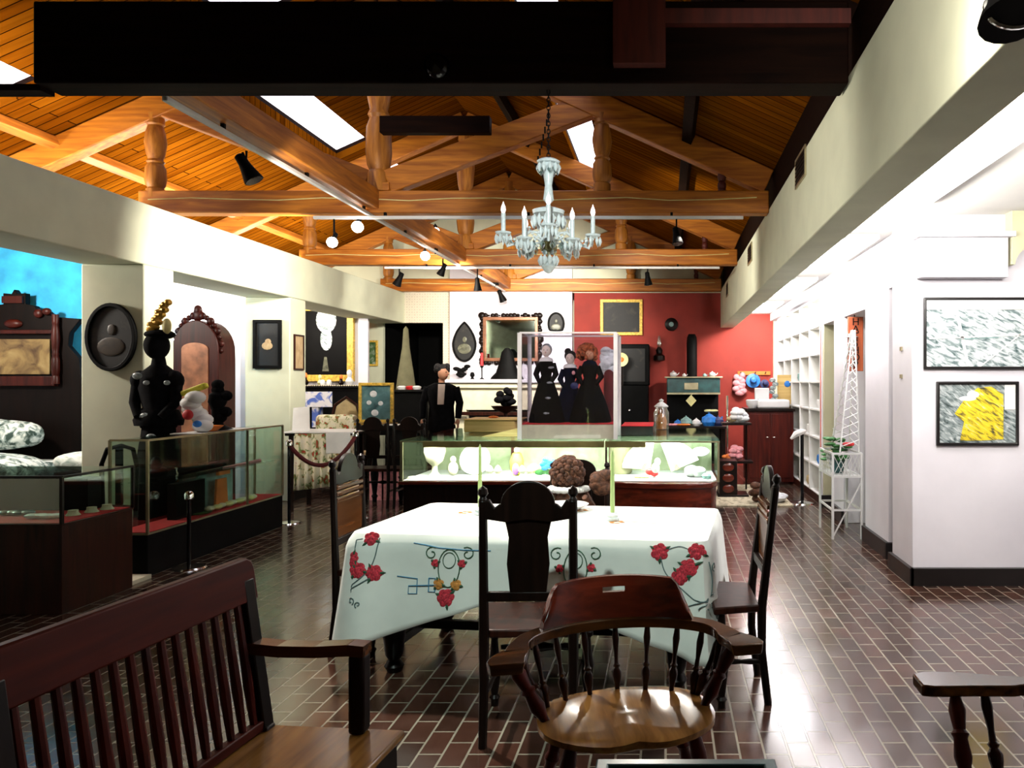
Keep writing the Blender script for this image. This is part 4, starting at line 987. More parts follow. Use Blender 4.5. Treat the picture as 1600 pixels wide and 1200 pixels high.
def costume_doll(x, y, z, h, gown, hair, lb, coll, w=.19, face='skin_pale', turn=0):
    d = thing('costume_doll', (x, y, z), lb, 'doll', 'dolls in the acrylic case')
    prof = []; n = 30; vs = []; fs = []
    P = [(0,1.0),(.04,1.02),(.3,.74),(.5,.46),(.58,.30),(.64,.36),(.72,.44),(.77,.36),(.80,.15)]
    for q, r in P:
        for k in range(n):
            a = 2*PI*k/n; rr = w*r*(1+(.07*math.sin(9*a) if q < .5 else 0)); vs.append((x+rr*math.cos(a), y+rr*.72*math.sin(a), z+q*h))
    m_ = len(P); fs = [(i*n+k, i*n+(k+1) % n, (i+1)*n+(k+1) % n, (i+1)*n+k) for i in range(m_-1) for k in range(n)]+[tuple(range(n-1, -1, -1)), tuple((m_-1)*n+k for k in range(n))]
    MB().add(vs, fs).build('gown', gown, d)
    for s in (-1, 1): MB().tube([(x+s*w*.38, y, z+.73*h), (x+s*w*.58, y-.02, z+.6*h), (x+s*w*.35, y-.07, z+.5*h)], [.032, .030, .018], 8).build('sleeve', gown, d)
    MB().lathe([(.02, 0), (.075, .0), (.06, .03), (.025, .045)], (x, y, z+.76*h), 14, 1, .8).build('collar', coll, d)
    hd = MB().tube([(x, y, z+.78*h), (x, y, z+.84*h)], .02, 8).ell((x, y-.005, z+.89*h), (.045, .048, .058), 14, 10); hd.ell((x+turn*.01, y-.052, z+.885*h), (.008, .010, .012), 6, 5); hd.build('head', face, d)
    for s in (-1, 1): MB().ell((x+s*.016, y-.047, z+.90*h), (.006, .004, .004), 6, 4).build('eye', 'black', d)
    MB().ell((x, y-.048, z+.868*h), (.010, .004, .003), 6, 4).build('mouth', 'red', d)
    return d
d = costume_doll(-1.19, 7.66, 1.104, .80, 'black_cloth', 0, 'doll in black gown with white collar, leftmost in the acrylic case', 'white', .17)
MB().ell((-1.19, 7.685, 1.83), (.055, .05, .065), 12, 8).build('hair', 'hair_grey', d)
g = MB()
for k in range(4): MB().ell((-1.17+.012*k, 7.535+.025*k, 1.20+.15*k), (.03, .006, .012), 8, 6).build('lace_trim', 'hair_grey', d)
d = costume_doll(-.975, 7.84, 1.104, .72, 'navy_cloth', 0, 'doll in navy gown with dark bun, middle of the acrylic case', 'white', .17)
MB().ell((-.975, 7.86, 1.775), (.062, .05, .055), 12, 8).ell((-1.0, 7.86, 1.82), .035).build('hair', 'hair_black', d)
MB().ell((-.93, 7.76, 1.60), (.018, .01, .022), 8, 6).build('brooch', 'pink', d)
d = costume_doll(-.76, 7.70, 1.104, .76, 'black_cloth', 0, 'doll with bushy red hair in dark gown, rightmost in the acrylic case', 'navy_cloth', .20, 'skin')
g = MB()
for k in range(26):
    a = k*2.4; q = k/26; ph = -.5+2*q; g.ell((-.79+.085*math.cos(a)*math.cos(ph), 7.735+.05*math.sin(a), 1.79+.085*math.sin(ph)), .034, 8, 6)
g.build('bushy_hair', 'hair_red', d)
MB().ell((-.90, 7.58, 1.47), (.04, .01, .035), 8, 6).build('blue_sash', 'blue_dark', d)
g = MB()
for k in range(9): g.ell((-.60+.035*math.sin(k*2), 7.86+.02*math.cos(k), 1.62+.025*k), (.06, .03, .05), 8, 6)
tag(g.build('feather_plume', 'white_sheer'), 'puffy white plume behind the red haired doll', 'plume')
tag(MB().lathe([(.03,0),(.05,.0),(.055,.3),(.05,.5),(.03,.53)], (-.58, 7.87, 1.104), 10).build('plume_stand', 'rope_red'), 'dark red draped stand carrying the white plume', 'stand')
# things lying on the island
t = thing('wooden_box', (-1.92, 8.55, .953), 'pale yellow wooden box with sloping front on the island', 'box')
MB().prism([(-2.22, 8.45), (-1.66, 8.45), (-1.66, 8.95), (-2.22, 8.95)], (0, 0, .953), (1, 0, 0), (0, 1, 0), (0, 0, .13)).build('body', 'pine', t, bevel=.01)
MB().box(-2.22, -1.60, 8.43, 8.97, 1.085, 1.10).build('lid', 'pine', t, bevel=.005)
MB().ell((-1.95, 8.7, 1.112), (.06, .03, .015), 10, 6).build('knob', 'orange', t)
tag(MB().prism([(0, 0), (.42, 0), (.42, .10)], (-1.86, 7.75, .955), (1, 0, 0), (0, 0, 1), (0, .25, 0)).build('wooden_wedge', 'pine'), 'thin wooden wedge ramp left of the acrylic case', 'wedge')
t = thing('felt_tray', (-.28, 8.3, .953), 'dark tray lined with red felt right of the acrylic case', 'tray')
MB().box(-.46, -.13, 7.95, 8.65, .954, 1.05).build('tray_body', 'walnut', t, bevel=.004); MB().box(-.46, -.13, 7.95, 8.65, 1.05, 1.056).build('felt', 'red_felt', t)
t = thing('glass_jar', (-.05, 9.0, .953), 'tall lidded glass jar standing on the right of the island', 'jar')
MB().lathe([(0,0),(.085,0),(.09,.02),(.09,.20),(.07,.24),(.07,.26)], (-.05, 9.0, .954), 20).build('body', 'crystal', t)
MB().lathe([(.08,0),(.085,.01),(.05,.04),(.02,.06),(.03,.08),(0,.10)], (-.05, 9.0, 1.215), 16).build('lid', 'white_metal', t)
MB().lathe([(0,0),(.06,0),(.065,.10),(.03,.17),(0,.18)], (-.05, 9.0, .96), 12).build('contents', 'orange', t)

# ================================================================== BEHIND THE ISLAND: DRESSER OF BLUE ENAMELWARE AND STOVE
t = thing('cooking_range', (.50, 13.3, 0), 'black iron cooking range with pale warming shelf against the red wall', 'stove')
a, b = at(1042, 600, 13.2).x, at(1125, 600, 13.2).x
MB().box(a, b, 13.05, 13.75, .12, .80).build('body', 'black', t, bevel=.01); MB().box(a-.03, b+.03, 13.0, 13.8, .80, .85).build('hob', 'black_gloss', t, bevel=.008)
MB().box(a, b, 13.6, 13.8, .85, 1.32).build('backsplash', 'black', t)
sh = MB().box(a, b, 13.15, 13.8, 1.32, 1.58).build('warming_oven', 'teal', t, bevel=.02)
MB().box(a-.04, b+.04, 13.12, 13.84, 1.58, 1.605).build('shelf', 'brass_trim', t, bevel=.005)
MB().box((a+b)/2-.16, (a+b)/2+.08, 13.135, 13.15, 1.38, 1.50).build('badge', 'brass_trim', t, bevel=.01)
MB().box(a, b, 13.13, 13.15, 1.30, 1.33).build('rail', 'brass_trim', t)
for x in (a+.05, b-.05):
    for y in (13.1, 13.7): MB().lathe([(.03,0),(.02,.05),(.035,.12)], (x, y, 0), 8).build('foot', 'black', t)
MB().lathe([(.095,0),(.095,.60),(.085,.70),(.06,.76)], (at(1081, 0, 13.7).x, 13.7, 1.605), 16).build('stove_pipe', 'black', t)
def pot(x, y, z, s, m, lb, cat='pot', grp='crockery on the stove shelf'):
    d = thing('enamel_pot' if cat == 'pot' else cat, (x, y, z), lb, cat, grp)
    MB().lathe([(0,0),(s*.7,0),(s,s*.5),(s*.9,s*1.1),(s*.5,s*1.3)], (x, y, z), 14).build('body', m, d)
    MB().lathe([(s*.55,0),(s*.3,s*.2),(s*.1,s*.25),(s*.14,s*.4),(0,s*.45)], (x, y, z+s*1.3), 10).build('lid', m, d)
    MB().tube([(x+s*.9, y, z+s*.4), (x+s*1.5, y, z+s*.8), (x+s*1.7, y, z+s*1.2)], [s*.22, s*.14, s*.1], 6).build('spout', m, d)
    return d
zs = 1.606
for px, s, m, lb in ((1052, .06, 'white', 'white dish on the stove shelf, far left'), (1069, .035, 'white', 'small white cup on the stove shelf, left of the pipe'), (1101, .035, 'teal_pale', 'small greenish cup on the stove shelf, right of the pipe'), (1113, .055, 'white', 'white teapot on the stove shelf, far right')):
    pot(at(px, 0, 13.3).x, 13.3, zs, s, m, lb)
t = thing('kitchen_table', (.62, 11.9, 0), 'dark work table heaped with blue and white enamelware before the range', 'table')
a, b = at(1040, 0, 11.9).x, at(1134, 0, 11.9).x
MB().box(a, b, 11.6, 12.3, .80, .84).build('tabletop', 'walnut', t, bevel=.005)
for x in (a+.05, b-.05):
    for y in (11.66, 12.24): MB().box(x-.03, x+.03, y-.03, y+.03, 0, .80).build('leg', 'walnut', t)
GB = 'enamelware on the work table'
for px, s, z, m, lb in ((1059, .06, .84, 'blue', 'small blue mug, leftmost on the work table'), (1072, .09, .84, 'teal_pale', 'pale blue pot on the work table'), (1088, .07, .84, 'white', 'white low pot on the work table'), (1108, .12, .84, 'blue', 'large blue enamel pot on the work table'), (1122, .09, .84, 'blue_dark', 'dark blue pot at the right end of the work table')):
    pot(at(px, 0, 11.75).x, 11.75, z, s, m, lb, 'pot', GB)
for px, m, lb in ((1050, 'pink', 'pink and cream cloth on the work table front edge'), (1068, 'orange', 'orange wooden spoon rest on the work table'), (1112, 'yellow_pale', 'pale yellow cloth lying over the blue pot')):
    x = at(px, 0, 11.64).x; z = .841 if px != 1112 else 1.05
    g = MB()
    for k in range(4): g.ell((x+.04*(k-1.5), 11.66+.02*(k % 2)+(.1 if px == 1112 else 0), z+.02), (.05, .035, .02), 8, 6)
    tag(g.build('folded_cloth', m), lb, 'cloth')
tag(MB().prism([(-.09, 0), (0, -.10), (.09, 0), (0, .10)], (at(1080, 626, 12.9).x, 12.95, at(1080, 626, 12.95).z), (1, 0, 0), (0, 0, 1), (0, .01, 0)).tube([(at(1080, 0, 12.9).x, 12.955, at(0, 626, 12.95).z+.09), (at(1083, 0, 12.9).x, 13.13, 1.31)], .004, 5).build('pot_holder', 'yellow_pale'), 'yellow diamond pot holder hung from the range rail', 'pot holder')
# cabinet with gramophone style horn
t = thing('tall_dark_cabinet', (-.5, 13.6, 0), 'tall black cabinet with dark glazed top against the red wall', 'cabinet')
a, b = at(962, 0, 13.5).x, at(1013, 0, 13.5).x
MB().box(a, b, 13.35, 13.9, 0, 1.45).build('body', 'black', t, bevel=.008)
MB().box(a-.02, b+.02, 13.5, 13.9, 1.45, 2.18).build('upper_case', 'black', t, bevel=.02)
MB().box(a+.06, b-.06, 13.49, 13.5, 1.52, 2.1).build('painted_panel', 'art_dark', t)
MB().ell((a+.25, 13.34, 1.02), (.025, .02, .02), 8, 6).build('knob', 'chrome', t)
pl = MB(); c = at(971, 562, 13.38); pl.T = Matrix.Translation(c) @ Matrix.Rotation(PI/2, 4, 'X')
t = thing('gilt_plate', (c.x, c.y, 1.45), 'round yellow plate with orange centre propped on the dark cabinet', 'plate')
pl.lathe([(0,-.0),(.05,0),(.115,.03),(.12,.035),(.05,.012),(0,.012)], (0, 0, 0), 24).build('plate', 'yellow_pale', t)
o = MB(); o.T = pl.T; o.lathe([(0,.012),(.045,.014),(.03,.022),(0,.024)], (0, 0, 0), 16).build('centre', 'orange', t)
MB().box(c.x-.03, c.x+.03, 13.36, 13.40, 1.451, c.z-.09).build('easel', 'walnut', t)

# wall things on the red wall
def framed(name, px0, px1, py0, py1, Y, art, fm, fw, lb, cat='picture', depth=.04, wall=0, grp=None, sub=None):
    p0, p1 = at(px0, py1, Y), at(px1, py0, Y); cxx, cz = (p0.x+p1.x)/2, (p0.z+p1.z)/2; hx, hz = (p1.x-p0.x)/2, (p1.z-p0.z)/2
    t = thing(name, (cxx, Y, p0.z), lb, cat, grp)
    fr = MB(); fr.ring(rect(hx, hz), rect(hx-fw, hz-fw), (cxx, Y-depth, cz), (1, 0, 0), (0, 0, 1), (0, depth, 0)); fr.build('frame', fm, t, bevel=.006)
    MB().box(cxx-hx+fw*.9, cxx+hx-fw*.9, Y-depth*.5, Y, cz-hz+fw*.9, cz+hz-fw*.9).build(sub or 'picture', art, t, smooth=False)
    return t, cxx, cz, hx, hz
framed('framed_painting', 938, 1004, 468, 524, 13.96, 'art_dark', 'gold_flat', .055, 'dark painting in wide gold frame on the red wall', 'painting')
c = at(1049, 507, 13.96); t = thing('wall_clock', (c.x, 13.96, c.z-.1), 'small round dark clock on the red wall', 'clock')
g = MB(); g.T = Matrix.Translation((c.x, 13.96, c.z)) @ Matrix.Rotation(PI/2, 4, 'X'); g.lathe([(0,0),(.12,0),(.12,.03),(.09,.045),(0,.045)], (0, 0, 0), 20); g.build('case', 'walnut', t)
g = MB(); g.T = Matrix.Translation((c.x, 13.915, c.z)) @ Matrix.Rotation(PI/2, 4, 'X'); g.lathe([(0,0),(.045,0),(.04,.01),(0,.01)], (0, 0, 0), 16); g.build('face', 'teal_pale', t)
c = at(1030, 552, 13.9); t = thing('wall_lantern', (c.x, 13.9, c.z-.15), 'small dark oil lamp bracket on the red wall', 'lamp')
MB().lathe([(.02,0),(.10,.02),(.10,.10),(.05,.14),(.06,.2),(.03,.26)], (c.x, 13.85, c.z-.15), 12).build('reservoir', 'walnut', t)
MB().lathe([(.03,0),(.045,.06),(.03,.14),(.02,.2)], (c.x, 13.85, c.z+.11), 12).build('chimney', 'crystal', t)
MB().box(c.x-.02, c.x+.02, 13.85, 13.96, c.z-.05, c.z).build('bracket', 'walnut', t)
# peg rail with hats
p0, p1 = at(1153, 586, 13.9), at(1204, 579, 13.9)
t = thing('peg_rail', (p0.x, 13.95, p0.z), 'orange wooden peg rail carrying bonnets on the red wall', 'peg rail')
MB().box(p0.x, p1.x, 13.93, 13.96, p0.z-.0, p0.z+.07).build('board', 'orange', t, bevel=.004)
for px in (1157, 1180, 1196): MB().tube([(at(px, 0, 13.9).x, 13.93, p0.z+.03), (at(px, 0, 13.9).x, 13.84, p0.z+.05)], .012, 6).build('peg', 'walnut', t)
def hat(px, py, r, m, m2, lb, brim=1.0):
    c = at(px, py, 13.86); t = thing('hat', (c.x, 13.9, c.z-r), lb, 'hat', 'hats on the peg rail')
    g = MB(); g.T = Matrix.Translation((c.x, 13.90, c.z)) @ Matrix.Rotation(math.radians(82), 4, 'X')
    g.lathe([(0,0),(r,0),(r,.012),(r*.5,.03),(0,.03)], (0, 0, 0), 22); g.build('brim', m, t)
    g2 = MB(); g2.T = g.T; g2.lathe([(r*.5,.02),(r*.48,.09),(r*.36,.13),(0,.14)], (0, 0, 0), 18); g2.build('crown', m2, t)
hat(1177, 595, .13, 'blue', 'blue', 'bright blue brimmed hat on the peg rail'); hat(1195, 600, .08, 'blue_dark', 'blue_dark', 'small navy hat right of the blue one')
c = at(1156, 600, 13.86); g = MB()
for k in range(10): g.ell((c.x+.06*math.sin(k*2.2), 13.88, c.z-.16+.035*k), (.09-.004*k, .05, .06), 10, 7)
tag(g.build('bonnet', 'pink'), 'pink and white bonnet hanging at the left of the peg rail', 'bonnet')
# wash cabinet, stacked white enamel, doll clothes
t = thing('wash_cabinet', (1.35, 11.6, 0), 'dark red wooden washstand cabinet near the white shelves', 'cabinet')
a, b = at(1168, 0, 11.3).x, at(1240, 0, 11.3).x
MB().box(a, b, 11.3, 11.9, .04, 1.08).build('body', 'mahogany_z', t, bevel=.006)
MB().box(a-.02, b+.02, 11.27, 11.93, 1.08, 1.12).build('top', 'walnut', t, bevel=.005)
for k in range(2):
    dd = MB().box(a+.03+(b-a-.04)/2*k, a+(b-a-.04)/2*(k+1), 11.285, 11.30, .10, 1.04).build('door', 'mahogany_z', t, bevel=.004)
    MB().ell((a+(b-a)/2+(.05 if k else -.05), 11.275, .7), (.03, .012, .008), 8, 6).build('handle', 'chrome', dd)
t = thing('enamel_sink', (1.42, 11.5, 1.12), 'glaring white enamel basin with upright back on the wash cabinet', 'basin')
a2, b2 = at(1183, 0, 11.4).x, at(1233, 0, 11.4).x
MB().box(a2, b2, 11.32, 11.75, 1.121, 1.25).build('bowl', 'enamel', t, bevel=.03, seg=3); MB().box(a2, a2+.22, 11.70, 11.76, 1.2, 1.42).build('splashback', 'enamel', t, bevel=.01)
MB().tube([(a2+.02, 11.4, 1.25), (a2-.03, 11.4, 1.2), (a2-.04, 11.4, 1.15)], .015, 6).build('handle', 'chrome', t)
c = at(1176, 632, 11.4)
tag(MB().lathe([(0,0),(.05,0),(.09,.05),(.10,.12),(.08,.13),(0,.06)], (c.x, 11.42, 1.121), 14).build('enamel_bowl', 'enamel'), 'small white enamel bowl left of the large basin', 'bowl')
t = thing('propped_picture', (at(1228, 0, 11.7).x, 11.8, 1.121), 'small wooden framed picture with blue spot beside the shelves', 'picture')
c = at(1223, 600, 11.86); MB().box(c.x-.08, c.x+.13, 11.85, 11.89, 1.121, c.z+.14).build('frame', 'pine', t); MB().ell((c.x+.07, 11.845, c.z), (.05, .008, .05), 10, 8).build('blue_spot', 'blue', t)
g = MB(); c = at(1210, 600, 11.7)
for k in range(6): g.ell((c.x+.03*math.sin(k*2), 11.80, 1.24+.06*k), (.05, .03, .035), 8, 6)
tag(g.build('feather_spray', 'art_grey'), 'grey feathery spray standing on the enamel splashback', 'feathers')
t = thing('clothes_stand', (.95, 10.6, 0), 'stand heaped with white and pink baby clothes right of the island', 'stand')
c = at(1150, 650, 10.6)
MB().tube([(c.x-.12, 10.6, 0), (c.x-.12, 10.6, c.z+.28)], .014, 8).build('pole', 'chrome', t)
MB().lathe([(0,0),(.16,0),(.15,.02),(0,.03)], (c.x-.12, 10.6, 0), 16).build('foot', 'walnut', t)
MB().box(c.x-.2, c.x+.2, 10.45, 10.8, c.z-.12, c.z-.09).build('tray', 'walnut', t)
MB().box(c.x-.22, c.x+.22, 10.45, 10.8, .40, .43).build('tray', 'walnut', t)
MB().tube([(c.x+.15, 10.7, 0), (c.x+.15, 10.7, c.z-.1)], .012, 8).build('pole', 'walnut', t)
for px, py, m, n_, lb in ((1152, 628, 'white', 8, 'white baby gown heaped high on the clothes stand'), (1143, 640, 'beige', 5, 'beige knitted cap on the clothes stand'), (1160, 650, 'white_sheer', 6, 'sheer white shawl on the clothes stand'), (1150, 688, 'pink', 8, 'pink baby dress on the lower tray of the clothes stand'), (1136, 682, 'orange', 4, 'orange toy on the lower tray of the clothes stand')):
    q = at(px, py, 10.6); base = c.z-.09 if py < 670 else .43; g = MB(); rr = .05 if n_ > 5 else .035
    for k in range(n_): g.ell((q.x+rr*math.sin(k*2.3), 10.58+rr*.6*math.cos(k*1.9), base+rr*.7+rr*.8*(k/2)), (rr*1.2, rr, rr*.8), 8, 6)
    tag(g.build('folded_garment', m), lb, 'garment', 'clothes on the stand')
t = thing('small_drawer_chest', (.95, 10.2, 0), 'small dark chest of three drawers right of the island', 'chest')
a, b = at(1124, 0, 10.0).x, at(1152, 0, 10.0).x
MB().box(a, b, 10.0, 10.35, .04, .48).build('body', 'walnut', t, bevel=.004)
MB().box(a-.02, b+.15, 9.98, 10.37, 0, .04).build('plinth', 'walnut', t, bevel=.004)
for k in range(3): MB().ell(((a+b)/2, 9.998, .12+.14*k), (.075, .012, .055), 14, 8).build('drawer', 'mahogany_x', t)
struct_ = tag(MB().box(.5, 1.55, 9.3, 11.2, .002, .016).build('rug', 'rug', smooth=False), 'pale patterned rug beyond the island at the right', 'rug')
g = MB()
for k in range(9): g.ell((1.36+.10*math.sin(k*2.2), 9.6+.12*math.cos(k*1.3), .06+.02*(k % 3)), (.10, .08, .04), 8, 6)
tag(g.build('crumpled_cloth', 'white_sheer'), 'crumpled pale cloth on the floor in front of the wash cabinet', 'cloth')
g = MB()
for k in range(6): g.ell((1.14+.06*math.sin(k*2), 9.5+.05*math.cos(k*3), .06+.035*k), (.07, .06, .045), 8, 6)
tag(g.build('stuffed_toy', 'hair_brown'), 'small brown stuffed toy on the floor beside the crumpled cloth', 'toy')

# ================================================================== RIGHT AISLE
t = thing('cubby_shelf', (2.05, 11.3, 0), 'tall white cubbyhole shelving with a red end panel along the right wall', 'shelving')
ys = [9.46+.72*k for k in range(6)]; zs = [.10+.352*k for k in range(8)]
MB().box(2.17, 2.19, ys[0], ys[-1], .10, zs[-1]).build('back_panel', 'plaster_olive_shade', t)
MB().box(1.9, 2.19, ys[0]-.02, ys[-1], 0, .10).build('plinth', 'walnut_mid', t)
MB().box(1.9, 2.19, ys[0]-.06, ys[0]-.02, 0, 2.56).build('end_panel', mat('red_end', (.65, .06, .03), .5), t)
for y in ys: MB().box(1.9, 2.17, y-.02, y+.02, .10, zs[-1]).build('upright', 'white', t, bevel=.003)
for z in zs:
    for k in range(5): MB().box(1.905, 2.17, ys[k]+.02, ys[k+1]-.02, z-.012, z+.012).build('shelf', 'white', t, bevel=.003)
k = 0
for yi, zi, m, lb in ((0, 3, 'white', 'white cup in the nearest column of the cubby shelf'), (0, 1, 'blue', 'blue bowl low in the nearest column of the cubby shelf'), (1, 2, 'white', 'white jug in the second column of the cubby shelf'), (1, 0, 'beige', 'beige jug on the bottom of the second cubby column'), (0, 6, 'cream', 'cream bowl at the top of the nearest cubby column'), (2, 4, 'teal_pale', 'greenish bowl in the third cubby column')):
    tag(MB().lathe([(0,0),(.05,0),(.07,.05),(.065,.11),(.05,.12),(0,.05)], (2.0, ys[yi]+.36, zs[zi]+.013), 14).build('bowl', m), lb, 'bowl', 'crockery in the cubby shelf')
t = thing('rope_stanchion', (2.0, 8.95, 0), 'chrome stanchion post with white cloth tied at its top, right aisle', 'stanchion', 'rope stanchions')
sx, sy = at(1250, 783, 9.7).x, 9.55
t.location = (sx, sy, 0)
MB().lathe([(0,0),(.17,0),(.16,.015),(.04,.03),(.02,.04),(0,.04)], (sx, sy, 0), 24).build('base', 'chrome', t)
MB().tube([(sx, sy, .03), (sx, sy, .86)], .022, 12).build('post', 'black_gloss', t)
MB().tube([(sx-.14, sy, .80), (sx-.08, sy, .86), (sx, sy, .89), (sx+.05, sy, .90)], [.015, .04, .04, .015], 8).build('cloth_tie', 'white', t)
# hat shop sign
cz0, cz1 = at(1336, 580, 7.9).z, at(1336, 492, 7.9).z
sx0, sx1 = at(1322, 0, 7.9).x, at(1349, 0, 7.9).x
t = thing('hanging_sign', ((sx0+sx1)/2, 7.9, cz0), 'reddish vertical wooden sign hanging in the recess above the white plant stand', 'sign')
MB().box(sx0+.02, sx1-.0, 7.9, 7.925, cz0, cz1-.02).build('board', 'sign_wood', t, bevel=.004)
MB().tube([((sx0+sx1)/2, 7.912, cz1-.02), ((sx0+sx1)/2, 7.912, 2.2)], .006, 6).build('hook', 'black', t)
for k, chh in enumerate('HATSHOP'):
    cu = bpy.data.curves.new('letter', 'FONT'); cu.body = chh; cu.size = .105; cu.extrude = .002; cu.align_x = 'CENTER'; cu.align_y = 'CENTER'
    o = bpy.data.objects.new('letter', cu); COL.objects.link(o); bpy.context.view_layer.update(); me = bpy.data.meshes.new_from_object(o); bpy.data.objects.remove(o); me.materials.clear(); me.materials.append(M['black']); o = bpy.data.objects.new('letter', me); COL.objects.link(o); o.parent = t
    o.location = Vector(((sx0+sx1)/2+.01, 7.897, cz1-.075-.073*k)) - t.location; o.rotation_euler = (PI/2, 0, 0)
g = MB(); q = ((sx0+sx1)/2-.04, 7.89, cz1-.23)
MB().lathe([(0,0),(.07,.0),(.07,.006),(.03,.01),(.028,.035),(0,.04)], q, 16).build('little_hat', 'white', t)
# white wire plant stand, trellis and poinsettia
s0 = 7.55; X0, X1 = 1.60, 1.875; Y0, Y1 = 7.35, 7.95
t = thing('plant_stand', (1.74, 7.65, 0), 'white wire and wood plant stand on tall legs in the right aisle', 'plant stand')
Z0, Z1 = .60, .82
for x in (X0, X1):
    for y in (Y0, Y1): MB().bar((x, y, 0), (x, y, Z1), .022, .022, (0, 1, 0)).build('leg', 'white_metal', t, bevel=.003)
for z in (Z0, Z1, .28):
    for pa, pb in (((X0, Y0, z), (X1, Y0, z)), ((X0, Y1, z), (X1, Y1, z)), ((X0, Y0, z), (X0, Y1, z)), ((X1, Y0, z), (X1, Y1, z))): MB().bar(pa, pb, .018, .018).build('rail', 'white_metal', t)
g = MB()
for k in range(9):
    f = k/8; g.tube([(X0, Y0+(Y1-Y0)*f, Z0), (X0, Y0+(Y1-Y0)*min(1, f+.3), Z1)], .003, 4); g.tube([(X0, Y0+(Y1-Y0)*f, Z1), (X0, Y0+(Y1-Y0)*min(1, f+.3), Z0)], .003, 4)
for k in range(7):
    f = k/6; g.tube([(X0+(X1-X0)*f, Y0, Z0), (X0+(X1-X0)*min(1, f+.4), Y0, Z1)], .003, 4); g.tube([(X0+(X1-X0)*f, Y0, Z1), (X0+(X1-X0)*min(1, f+.4), Y0, Z0)], .003, 4)
ms = g.build('wire_mesh', 'white_metal', t)
MB().box(X0, X1, Y0, Y1, Z0-.01, Z0).build('tray', 'white_metal', t)
MB().bar((X0, Y0, .02), (X1, Y0, .55), .012, .012).build('brace', 'white_metal', t)
t = thing('poinsettia', (1.66, 7.7, .602), 'green leafy potted plant with one red flower in the white stand', 'plant')
MB().lathe([(0,0),(.06,0),(.085,.14),(.08,.15),(0,.13)], (1.72, 7.7, .602), 16).build('pot', 'teal', t)
g = MB()
for k in range(30):
    a = k*2.4; r = .05+.13*(k/30); g.ell((1.70+r*.75*math.cos(a), 7.7+r*math.sin(a), .80+.10*math.sin(k*1.7)+.04), (.05, .04, .016), 7, 5)
g.build('leaves', 'leaf', t); g = MB()
for k in range(6): g.ell((1.78+.03*math.cos(k), 7.48+.03*math.sin(k), .90), (.03, .025, .02), 7, 5)
g.build('red_flower', 'red', t)
t = thing('wire_trellis', (1.74, 7.65, .82), 'tall tapering white wire trellis rising out of the plant stand', 'trellis')
tp = (1.86, 7.6, 2.02)
for x in (X0+.08, X1-.01):
    for y in (Y0+.05, Y1-.15): MB().tube([(x, y, .83), (tp[0]+(x-1.8)*.12, tp[1]+(y-7.6)*.12, tp[2])], .009, 6).build('rod', 'white_metal', t)
g = MB()
for k in range(13):
    q = k/13; z = .88+(2.0-.88)*q; f = 1-.88*q
    P = [(tp[0]+(x-tp[0])*f, tp[1]+(y-tp[1])*f, z) for x, y in ((X0+.08, Y0+.05), (X1-.01, Y0+.05), (X1-.01, Y1-.15), (X0+.08, Y1-.15))]
    for i in range(4): p, q2 = P[i], list(P[(i+1) % 4]); q2[2] += .07; MB().tube([p, q2], .004, 4).build('rung', 'white_metal', t)
# pictures on the bright wall
t, cxx, cz, hx, hz = framed('framed_photograph', 1442, 1690, 465, 577, 5.70, 'art_photo', 'base_black', .02, 'large black framed grey photograph of roots and water, upper one on bright wall', 'photograph', .03)
def limb(pa, pb, r, parent, m='white'):
    a_, b_ = at(*pa, 5.682), at(*pb, 5.682); MB().bar(a_, b_, r, .001, (0, 1, 0)).build('pale_branch', m, parent)
limb((1494, 482), (1513, 572), .022, t); limb((1452, 529), (1600, 523), .010, t); limb((1530, 574), (1600, 518), .009, t); limb((1500, 530), (1560, 527), .006, t, 'teal_pale'); limb((1466, 528), (1478, 500), .006, t)
MB().box(cxx-hx+.02, cxx+hx-.02, 5.680, 5.684, cz+hz-.09, cz+hz-.02).build('pale_sky', 'white', t)
t, cxx, cz, hx, hz = framed('framed_photograph', 1462, 1590, 596, 696, 5.70, 'art_grey', 'base_black', .022, 'smaller black framed yellow and grey photograph, lower one on bright wall', 'photograph', .03)
MB().prism([(-.13, -.20), (.02, -.20), (.19, -.19), (.19, .14), (.10, .2), (.0, .19), (-.10, .10), (-.17, 0), (-.10, -.06)], (cxx, 5.680, cz), (1, 0, 0), (0, 0, 1), (0, .004, 0)).build('yellow_area', 'art_yellow', t)
MB().box(cxx+.20, cxx+hx-.025, 5.680, 5.684, cz+.03, cz+hz-.025).build('white_corner', 'white', t)
MB().ell((cxx-.07, 5.681, cz+.11), (.07, .002, .02), 12, 6).build('blue_patch', 'art_blue', t)
MB().ell((cxx-.03, 5.681, cz+.14), (.05, .002, .03), 12, 6).build('white_patch', 'white', t)
t = thing('door_latch', (1.83, 5.95, .9), 'small dark latch plate on the side of the picture wall', 'latch')
for py in (545, 588): MB().box(1.818, 1.83, 5.93, 5.97, at(0, py, 5.95).z-.015, at(0, py, 5.95).z+.015).build('hinge', 'brass_trim', t)

